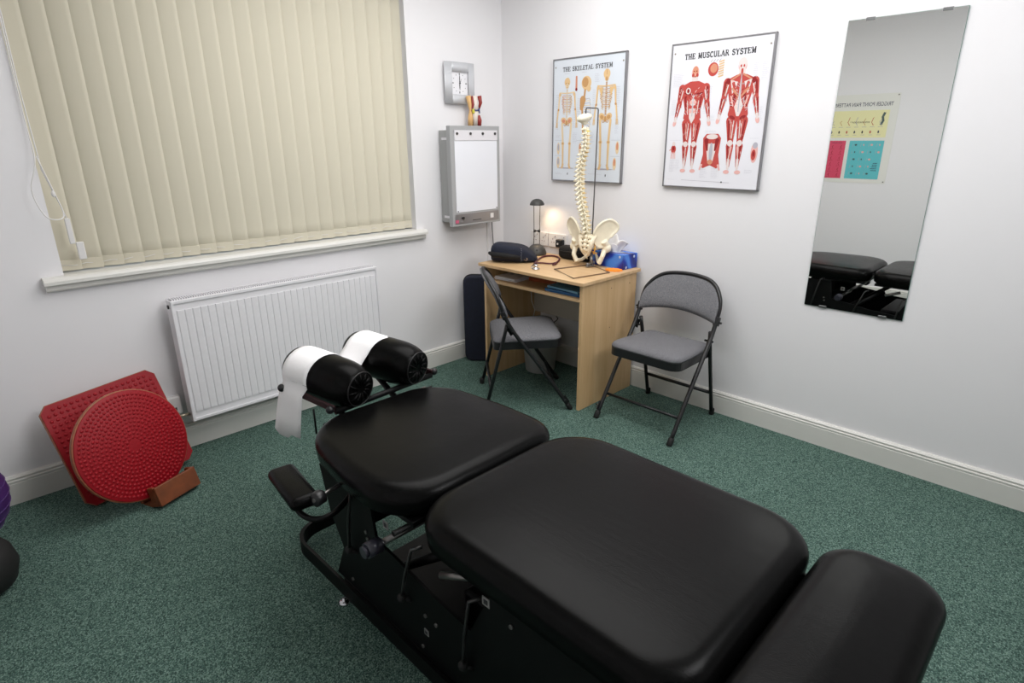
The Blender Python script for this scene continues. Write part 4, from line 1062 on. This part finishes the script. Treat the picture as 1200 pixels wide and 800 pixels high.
    fs.append(m2.b.faces.new(rows[-1])); fs.append(m2.b.faces.new(rows[0][::-1])); m2._set(fs, True)
    obj('seat', m2, CHFAB, t)
    return t
def dup(root):
    r = root.copy(); COL.objects.link(r)
    for ch in list(root.children):
        c = ch.copy(); COL.objects.link(c); c.parent = r
        for g in ch.children: d = g.copy(); COL.objects.link(d); d.parent = c
    return r
c1 = make_chair('grey padded black-framed folding chair beside the desk, back to the wall')
c1.location = (-.280, -1.440, 0); c1.rotation_euler = (0, 0, pi)
c2 = dup(c1); c2['label'] = 'grey padded black-framed folding chair pulled up in front of the desk opening'
c2.location = (-.575, -.736, 0); c2.rotation_euler = (0, 0, R(-39.5))

# ------------------------------------------------------------------ case in the corner
t = thing('folded_case', 'dark navy rounded flat case standing upright in the corner beside the desk', 'case', (-.300, -.170, 0), R(-48))
m = MB(); 
def rr_out(w_, h_, r_, inx=0):
    pts = []
    for cx, cz, a0 in ((w_/2-r_, h_-r_, 0), (-w_/2+r_, h_-r_, 90), (-w_/2+r_, r_, 180), (w_/2-r_, r_, 270)):
        for k in range(7): a = R(a0+90*k/6); pts.append((cx+(r_-inx)*cos(a), cz+(r_-inx)*sin(a)))
    return pts
rows = []
for inx, y in ((.012, -.045), (.003, -.041), (0, -.034), (0, .034), (.003, .041), (.012, .045)):
    rows.append([m.b.verts.new((x, y, z)) for x, z in rr_out(.33, .575, .05, inx)])
fs = []
for A_, B_ in zip(rows, rows[1:]):
    for k in range(len(A_)): fs.append(m.b.faces.new((A_[k], A_[(k+1) % len(A_)], B_[(k+1) % len(A_)], B_[k])))
m._set(fs, True); m._set([m.b.faces.new(rows[0][::-1]), m.b.faces.new(rows[-1])])
obj('case_body', m, NAVY, t)
m = MB(); m.tube([(x, 0, z) for x, z in rr_out(.332, .577, .051)], .004, 8, closed=True); obj('zip_piping', m, BLKP, t)

# ------------------------------------------------------------------ red balance boards
def lean_frame(psi, th, ph=0):
    u = V((cos(psi), sin(psi), 0)); n0 = V((sin(psi), -cos(psi), 0)); v = V((0, 0, 1))*cos(th) - n0*sin(th); n_ = u.cross(v)
    return Matrix((u*cos(ph)+v*sin(ph), -u*sin(ph)+v*cos(ph), n_)).transposed()
t = thing('square_balance_board', 'large square red studded board with cut corners leaning on the wall', 'balance board', (-2.604, -.282, 0.004), rot=lean_frame(.186, .417, .066))
a_, c_ = .446, .029
oc = lambda i: [(c_, i), (a_-c_, i), (a_-i, c_), (a_-i, a_-c_), (a_-c_, a_-i), (c_, a_-i), (i, a_-c_), (i, c_)]
m = MB(); m.prism(oc(0), -.016, 0); obj('plywood_deck', m, EDGEW, t)
m = MB(); m.prism(oc(.003), 0.0002, .004); obj('red_rubber_mat', m, RED, t)
m = MB(); k_ = 19; stp = (a_-.05)/(k_-1)
for i in range(k_):
    for j in range(k_):
        x, y = .025+i*stp, .025+j*stp
        if (x < c_+.01 or x > a_-c_-.01) and (y < c_+.01 or y > a_-c_-.01): continue
        m.lathe([(.0072, .0038), (.0060, .0062), (.003, .0074), (0, .0078)], c=(x, y, 0), seg=10)
obj('studs', m, RED, t)
m = MB(); m.bb(.08, .37, .20, .24, -.045, -.0165, .004); obj('rocker_strip', m, BROWNW, t)
t = thing('round_balance_board', 'round red studded board propped in front of the square red board', 'balance board', (-2.416, -.356, .250), rot=lean_frame(.39, .291))
r_ = .225
m = MB(); m.lathe([(0, -.018), (r_-.002, -.018), (r_, -.016), (r_, -.001), (r_-.001, 0), (0, 0)], seg=72); obj('plywood_deck', m, EDGEW, t)
m = MB(); m.lathe([(0, .0002), (r_-.004, .0002), (r_-.004, .003), (r_-.006, .0045), (0, .0045)], seg=72); obj('red_rubber_mat', m, RED, t)
m = MB()
for ring_ in range(2, 14):
    rr = ring_*.0157; n_ = int(2*pi*rr/.0163)
    for k in range(n_):
        a = 2*pi*k/n_ + ring_*.2
        m.lathe([(.0066, .0043), (.0055, .0064), (.003, .0074), (0, .0078)], c=(rr*cos(a), rr*sin(a), 0), seg=10)
obj('studs', m, RED, t)
m = MB(); m.lathe([(.075, -.018), (.07, -.04), (.045, -.062), (.02, -.070), (0, -.071)], seg=32); obj('rocker_dome', m, BROWNW, t)
# wooden slotted stand holding it
t = thing('wooden_stand', 'brown varnished wooden block with a slot, holding the round red board upright', 'stand', (-2.416, -.356, .250), rot=lean_frame(.39, .291))
x0, x1 = -.035, .150
m = MB()
m.bb(x0, x1, -.262, -.180, .050, .064, .003)       # front cheek
m.bb(x0, x1, -.262, -.246, -.065, .049, .003)      # floor of the trough
m.bb(x0, x0+.014, -.246, -.180, .012, .049, .003); m.bb(x1-.014, x1, -.246, -.180, .012, .049, .003)
obj('block', m, BROWNW, t)
m = MB(); m.bb(x0, x1, -.246, -.19, -.065, -.05, .003); obj('rear_cheek', m, BROWNW, t)

# ------------------------------------------------------------------ exercise ball
t = thing('exercise_ball', 'purple exercise ball at the left edge of the room by the skirting board', 'exercise ball', (0, 0, 0))
PURP = mat('purple_vinyl', (60, 30, 92), .4)
br_ = .17
m = MB(); m.sph((0, 0, 0), br_, seg=64)
ob = obj('ball_skin', m, PURP, t); t.location = (-2.985, -.52, .312)
m = MB()
for k in range(-3, 4):
    z = k*.034; rr = math.sqrt(br_*br_-z*z)
    m.tube([(rr*cos(2*pi*i/64), rr*sin(2*pi*i/64), z) for i in range(64)], .0022, 6, closed=True)
obj('grip_ridge', m, PURP, t)
t = thing('ball_base', 'black rounded foot beneath the purple exercise ball', 'ball base', (-2.985, -.545, 0))
m = MB(); m.lathe([(0, .002), (.105, 0), (.128, .015), (.142, .065), (.132, .115), (.11, .150), (.098, .150), (.09, .12), (0, .115)], seg=40); obj('ring', m, RUB, t)

# ------------------------------------------------------------------ treatment table
tt = thing('treatment_table', 'black padded drop-section treatment table on a black steel base', 'treatment table', (-1.85, -1.87, 0))
TX, TY_ = -1.85, -1.87
def loc(x, y, z): return V((x-TX, y-TY_, z))
def rounded(x0, x1, y0, y1, rs, inx=0, n=9, bulge=0):
    # rs = corner radii at (x1,y1),(x0,y1),(x0,y0),(x1,y0)
    pts = []
    cs = ((x1, y1, -1, -1, 0), (x0, y1, 1, -1, 90), (x0, y0, 1, 1, 180), (x1, y0, -1, 1, 270))
    for (cx, cy, sx, sy, a0), r_ in zip(cs, rs):
        for k in range(n):
            a = R(a0+90*k/(n-1)); rr = r_
            pts.append((cx+sx*rr+(rr-inx)*cos(a), cy+sy*rr+(rr-inx)*sin(a)))
    # add midpoints along straight sides for smoothness
    out = []
    N_ = len(pts)
    for i, p in enumerate(pts):
        out.append(p); q_ = pts[(i+1) % N_]
        if math.hypot(q_[0]-p[0], q_[1]-p[1]) > .08:
            for k in range(1, 6): out.append((p[0]+(q_[0]-p[0])*k/6, p[1]+(q_[1]-p[1])*k/6))
    return out
def pad(name, x0, x1, y0, y1, rs, zb, zt_, er=.048, crown=.006, taper=None, ki=1):
    m = MB(); rows = []
    prof = [(.030, zb), (.012, zb+.002), (.003, zb+.010)]
    K = 9
    for k in range(K+1):
        a = pi/2*k/K; prof.append((er*(1-cos(a))*1.0, zt_-er*.85+er*.85*sin(a)))
    prof += [(er+.03*ki, zt_+crown*.4), (er+.06*ki, zt_+crown*.7), (er+.10*ki, zt_+crown*.9)]
    xc, yc = (x0+x1)/2, (y0+y1)/2
    base = rounded(x0, x1, y0, y1, rs)
    for inx, z in prof:
        row = []
        for (x, y) in base:
            # inset toward the spine of the pad
            hx, hy = (x1-x0)/2, (y1-y0)/2
            X_, Y_ = x-xc, y-yc
            k1 = (hx-inx)/hx; k2 = (hy-inx)/hy
            X2, Y2 = X_*k1, Y_*k2
            if taper: X2 *= taper(yc+Y2)
            row.append(m.b.verts.new(loc(xc+X2, yc+Y2, z)))
        rows.append(row)
    fs = []
    for A_, B_ in zip(rows, rows[1:]):
        nn = len(A_)
        for k in range(nn): fs.append(m.b.faces.new((A_[k], A_[(k+1) % nn], B_[(k+1) % nn], B_[k])))
    # inner rings to the centre
    last = rows[-1]; lc = loc(xc, yc, zt_+crown)
    prev = last
    for q_ in (.75, .5, .25):
        cur = [m.b.verts.new(lc + (v.co-lc)*q_ + V((0, 0, crown*.1*(1-q_)))) for v in last]
        for k in range(len(cur)): fs.append(m.b.faces.new((prev[k], prev[(k+1) % len(cur)], cur[(k+1) % len(cur)], cur[k])))
        prev = cur
    c_ = m.b.verts.new(lc)
    for k in range(len(prev)): fs.append(m.b.faces.new((prev[k], prev[(k+1) % len(prev)], c_)))
    fs.append(m.b.faces.new(rows[0][::-1]))
    m._set(fs, True)
    return obj(name, m, LEATH, tt)
pad('chest_pad', -2.170, -1.557, -1.862, -1.268, (.15, .15, .16, .10), .478, .562, taper=lambda y: 1-.14*max(0, (y+1.62)/.33)**1.2)
pad('pelvic_pad', -2.165, -1.530, -2.625, -1.872, (.15, .13, .10, .13), .478, .566)
pad('leg_pad', -2.165, -1.540, -2.868, -2.634, (.08, .08, .085, .085), .478, .566, ki=.5)
# support boards beneath the pads, with bolts
for y0, y1 in ((-1.84, -1.36), (-2.60, -1.90), (-2.85, -2.66)):
    obj('pad_board', MB().bb(-.265, .255, y0-TY_, y1-TY_, .462, .4775, .002), BLKG, tt)
# head rest: two padded rolls
hr = MB()
def roll(nm, a, b_, r_):
    a, b_ = V(a), V(b_); d = (b_-a).normalized(); L = (b_-a).length
    M = d.to_track_quat('Z', 'Y').to_matrix()
    prof = [(0, -.022), (.030, -.022), (.060, -.010), (r_*.88, .005), (r_*.96, .025), (r_, .055), (r_, L-.070), (r_*.985, L-.045), (r_*.93, L-.015), (r_*.82, L+.010), (.058, L+.026), (.050, L+.027), (.030, L+.030), (.012, L+.028), (0, L+.027)]
    m = MB(); m.lathe(prof, c=a-V((TX, TY_, 0)), seg=48, M=M)
    o = obj(nm, m, LEATH, tt)
    # puckered pleats round the near end
    for e, sgn in ((b_, 1),):
        m = MB()
        for k in range(12):
            an = 2*pi*k/12; q1 = M @ V((cos(an)*.057, sin(an)*.057, .024*sgn)); q2 = M @ V((cos(an+.25)*.014, sin(an+.25)*.014, .028*sgn))
            q15 = M @ V((cos(an+.12)*.036, sin(an+.12)*.036, .0285*sgn))
            m.tube([e-V((TX, TY_, 0))+q for q in (q1, q15, q2)], [.003, .0062, .003], 8)
        obj('pleat', m, LEATH, o)
    m = MB(); m.tube([e_-V((TX, TY_, 0)) + M @ V((cos(2*pi*k/40)*.059, sin(2*pi*k/40)*.059, .025)) for k in range(40) for e_ in (b_,)], .0022, 6, closed=True); obj('piping', m, mat('seam_piping', (26, 25, 26), .35), o)
    return M
RA = ((-1.985, -.985, .638), (-1.912, -1.245, .612)); RB_ = ((-1.748, -.975, .638), (-1.670, -1.235, .616))
Mr = roll('head_roll', RA[0], RA[1], .082); roll('head_roll', RB_[0], RB_[1], .082)
# frame of the head rest
def L3(x, y, z): return loc(x, y, z)
m = MB()
ax = (V(RA[1])-V(RA[0])).normalized()
for (p, q_) in ((RA[0], RB_[0]), (RA[1], RB_[1])):
    p, q_ = V(p), V(q_); d = (q_-p).normalized()
    a = p - d*.082 - V((0, 0, .062)) + ax*.03*(p.y > -1.1); b_ = q_ + d*.085 - V((0, 0, .062)) + ax*.03*(p.y > -1.1); m.tube([a-V((TX, TY_, 0)), b_-V((TX, TY_, 0))], .010, 12)
for (p, q_) in ((RA, -1), (RB_, 1)):
    d = (V(RB_[0])-V(RA[0])).normalized()
    a = V(p[0]) + d*q_*.080 - V((0, 0, .045)) + ax*.035; b_ = V(p[1]) + d*q_*.088 - V((0, 0, .05)); ex = (b_-a).normalized()*.015
    mm = MB()
    M = (b_-a).to_track_quat('Y', 'Z').to_matrix()
    mm.box((a+b_)/2-V((TX, TY_, 0)), (.010, (b_-a).length+.01, .024), .003, M=M)
    obj('head_rest_side_bar', mm, mat('maroon_black_strap', (46, 18, 22), .5), tt)
    for e in (a, b_): obj('clamp_knob', MB().sph(e-V((TX, TY_, 0))+d*q_*.012, .014, (1, 1, 1), 12), BLKP, tt)
obj('head_rest_frame', m, BLKG, tt)
m = MB(); m.box(L3(-1.83, -1.235, .500), (.40, .030, .018), .003, M=Matrix.Rotation(R(0), 3, 'Z')); m.tube([L3(-2.03, -1.25, .515), L3(-1.60, -1.25, .515)], .0075, 12)
obj('head_rest_crossbar', m, BLKG, tt)
m = MB(); m.tube([L3(-2.02, -1.255, .515), L3(-1.63, -1.255, .515)], .0042, 10)
for v in m.b.verts: v.co.z += .012
obj('chrome_slide_rail', m, CHROME, tt)
for x in (-1.95, -1.74): obj('head_rest_arm', MB().tube([L3(x, -1.10, .565), L3(x, -1.24, .50), L3(x, -1.42, .44)], .011, 12), BLKG, tt)
m = MB(); m.cyl(L3(-2.045, -1.20, .56), L3(-2.045, -1.20, .47), .0035, 8); m.sph(L3(-2.03, -1.28, .475), .012); obj('release_lever', m, BLKG, tt)
# arm rest
M = Matrix.Rotation(R(-7), 3, 'Z')
m = MB(); m.box(L3(-2.236, -1.42, .452), (.082, .225, .040), .019, 5, M=M, smooth=True); o = obj('arm_rest', m, LEATH, tt)
m = MB(); m.box(L3(-2.236, -1.425, .428), (.050, .17, .008), .002, M=M); obj('arm_rest_plate', m, BLKG, o)
m = MB(); m.tube(smooth_pts([L3(-2.25, -1.44, .415), L3(-2.255, -1.50, .408), L3(-2.24, -1.545, .405), L3(-2.20, -1.56, .405), L3(-2.15, -1.545, .41), L3(-2.10, -1.52, .42)], 5), .0085, 10); obj('arm_rest_bracket', m, BLKG, tt)
m = MB(); m.cyl(L3(-2.235, -1.545, .462), L3(-2.10, -1.50, .452), .006, 12); obj('arm_rest_shaft', m, mat('dull_steel_rod', (120, 118, 116), .3, .8), tt)
m = MB(); m.lathe([(0, -.016), (.018, -.016), (.022, -.010), (.022, .010), (.018, .016), (0, .016)], c=L3(-2.218, -1.540, .460), seg=7, M=V((1, .3, 0)).to_track_quat('Z', 'Y').to_matrix())
obj('arm_rest_knob', m, BLKP, tt)
# base loop of flat bar on the floor
def loopbar(z0, z1, th, x0=-2.138, x1=-1.562, y1=-1.085, y0=-2.80):
    m = MB()
    def path(off):
        pts = []; rr = .10
        X0, X1, Y1 = x0+off, x1-off, y1-off
        pts += [(X0, y0)]
        for k in range(9): a = R(180-90*k/8); pts.append((X0+rr+rr*cos(a), Y1-rr+rr*sin(a)))
        for k in range(9): a = R(90-90*k/8); pts.append((X1-rr+rr*cos(a), Y1-rr+rr*sin(a)))
        pts += [(X1, y0)]; return pts
    o_, i_ = path(0), path(th)
    n_ = len(o_)
    g = [[m.b.verts.new(loc(p[0], p[1], z)) for p in pp] for pp, z in ((o_, z0), (o_, z1), (i_, z1), (i_, z0))]
    fs = []
    for a in range(4):
        A_, B_ = g[a], g[(a+1) % 4]
        for k in range(n_-1): fs.append(m.b.faces.new((A_[k], A_[k+1], B_[k+1], B_[k])))
    fs.append(m.b.faces.new([g[a][0] for a in range(4)])); fs.append(m.b.faces.new([g[a][-1] for a in range(4)][::-1]))
    m._set(fs); return m
obj('base_rail', loopbar(.022, .075, .010), BLKG, tt)
# floor pan, side plates and lifting gear
m = MB(); m.bb(-.265, .265, -2.80-TY_, -1.42-TY_, .035, .055, .003); obj('base_plate', m, BLKG, tt)
for s in (-1, 1):
    m = MB(); X0 = s*.268
    m.prism([(-1.40, .075), (-1.46, .20), (-1.40, .30), (-1.36, .455), (-1.64, .455), (-1.66, .335), (-1.78, .32), (-1.90, .30), (-2.06, .29), (-2.14, .455), (-2.82, .455), (-2.78, .075)], X0-.004, X0+.004, lambda y, z, x: V((x, y-TY_, z)))
    obj('side_plate', m, BLKG, tt)
    for y, z in ((-1.61, .335), (-1.615, .315), (-1.88, .215), (-1.925, .215), (-1.86, .10), (-1.50, .105), (-2.2, .40), (-2.5, .40), (-2.35, .2), (-2.7, .3)):
        obj('bolt', MB().cyl(V((X0+s*.004, y-TY_, z)), V((X0+s*.008, y-TY_, z)), .0055, 10), mat('bolt_steel', (120, 118, 116), .4, .7), tt)
    for y, z, q_ in ((-1.88, .160, .010), (-2.12, .415, .013), (-1.72, .415, .013)):
        o = obj('sticker', MB().box((X0+s*.005, y-TY_, z), (.002, q_*1.8, q_*1.8)), mat('sticker_grey', (130, 130, 128), .5), tt)
        obj('sticker_print', MB().box((X0+s*.0062, y-TY_, z), (.001, q_, q_)), INK, o)
m = MB(); m.bb(-.20, .20, -2.60-TY_, -1.95-TY_, .055, .30, .01); m.bb(-.22, .22, -2.5-TY_, -2.1-TY_, .30, .40, .01); obj('lift_motor_housing', m, BLKG, tt)
for y in (-1.52, -2.70): obj('cross_member', MB().bb(-.23, .23, y-.03-TY_, y+.03-TY_, .30, .455, .004), BLKG, tt)
for s in (-1, 1): obj('scissor_arm', MB().tube([(s*.19, -1.50-TY_, .07), (s*.19, -1.95-TY_, .42)], .014, 12), BLKG, tt)
# pedals and levers on the left and right flanks
for s in (-1, 1):
    xe = s*.29
    for (y1, z1, y2, z2) in ((-1.575, .46, -1.53, .24), (-1.86, .42, -1.80, .235), (-2.08, .40, -2.05, .19), (-2.45, .42, -2.42, .22)):
        m = MB(); m.tube([V((xe-s*.02, y1-TY_-.02, z1+.01)), V((xe, y1-TY_, z1)), V((xe+s*.004, (y1+y2)/2-TY_, (z1+z2)/2)), V((xe, y2-TY_, z2))], .0048, 10); o = obj('drop_lever', m, mat('lever_dark_steel', (58, 58, 58), .3, .6), tt)
        m = MB(); m.sph(V((xe, y2-TY_, z2)), .013, (1, 1, 1), 12); m.cyl(V((xe, y2-TY_+.0, z2-.002)), V((xe-s*.02, y2-TY_-.015, z2-.012)), .007, 10); obj('lever_knob', m, RUB, o)
    m = MB(); m.cyl(V((s*.29, -1.715-TY_, .362)), V((s*.06, -1.715-TY_, .362)), .010, 16); o = obj('tension_rod', m, mat('dull_steel_rod', (120, 118, 116), .3, .8), tt)
    m = MB(); m.cyl(V((s*.335, -1.715-TY_, .362)), V((s*.292, -1.715-TY_, .362)), .022, 20); m.cyl(V((s*.345, -1.715-TY_, .362)), V((s*.335, -1.715-TY_, .362)), .017, 20); obj('tension_knob', m, mat('knob_satin', (50, 50, 60), .3), o)
    m = MB(); m.cyl(V((s*.293, -1.715-TY_, .362)), V((s*.286, -1.715-TY_, .362)), .013, 16); obj('chrome_collar', m, CHROME, o)
    m = MB(); m.cyl(V((s*.27, -1.75-TY_, .40)), V((s*.06, -1.75-TY_, .40)), .008, 14); obj('cross_shaft', m, mat('lever_dark_steel', (58, 58, 58), .3, .6), tt)
    m = MB(); m.cyl(V((s*.29, -1.98-TY_, .415)), V((s*.27, -2.06-TY_, .445)), .009, 14); obj('drop_rod', m, mat('dull_steel_rod', (120, 118, 116), .3, .8), tt)
# levelling feet
for x, y in ((-2.13, -1.46), (-1.57, -1.46), (-2.13, -2.6), (-1.57, -2.6)):
    m = MB(); m.lathe([(0, 0), (.018, 0), (.019, .004), (.012, .009), (.006, .010), (.006, .016), (0, .016)], c=loc(x+(-.012 if x < -1.85 else .012), y, 0), seg=18)
    obj('levelling_foot', m, CHROME, tt)

# paper strip over the head rolls
def prof_strip():
    # cross-section in roll frame: x across, z up ; from left hang, over roll A, valley, over roll B, right end
    dx = (V(RB_[0])-V(RA[0])).length; rr = .0845
    pts = [(-.103, -.215), (-.101, -.15), (-.098, -.09), (-.096, -.045)]
    for k in range(13): a = R(195-165*k/12); pts.append((rr*cos(a), rr*sin(a)))
    pts += [(.100, .012), (dx/2, -.02), (dx-.100, .012)]
    for k in range(13): a = R(150-165*k/12); pts.append((dx+rr*cos(a), rr*sin(a)))
    pts += [(dx+.092, -.05), (dx+.100, -.075)]
    return pts
pp = prof_strip(); dvec = (V(RB_[0])-V(RA[0])).normalized()
t0, t1 = .035, .150
m = MB(); nrm = dvec.cross(ax).normalized(); nrm = nrm if nrm.z > 0 else -nrm
rows = []
for i, (px, pz) in enumerate(pp):
    row = []
    for k in range(7):
        t_ = t0+(t1-t0)*k/6
        if i < 4: t_ = t0 + (t1-t0)*(k/6)*(1.12-.06*i) - .02*(3-i)*.6
        if i == 0: t_ += 0; pz2 = pz - .018*(k in (1, 2, 3)) 
        else: pz2 = pz
        p = V(RA[0]) + ax*t_ + dvec*px + nrm*pz2 + nrm*(.0008*random.random())
        row.append(m.b.verts.new(p))
    rows.append(row)
fs = []
for A_, B_ in zip(rows, rows[1:]):
    for k in range(6): fs.append(m.b.faces.new((A_[k], A_[k+1], B_[k+1], B_[k])))
m._set(fs, True)
tag(obj('paper_cover', m, PAPER, None, solid=.0006), 'white paper strip draped over both head rolls of the treatment table', 'paper sheet')
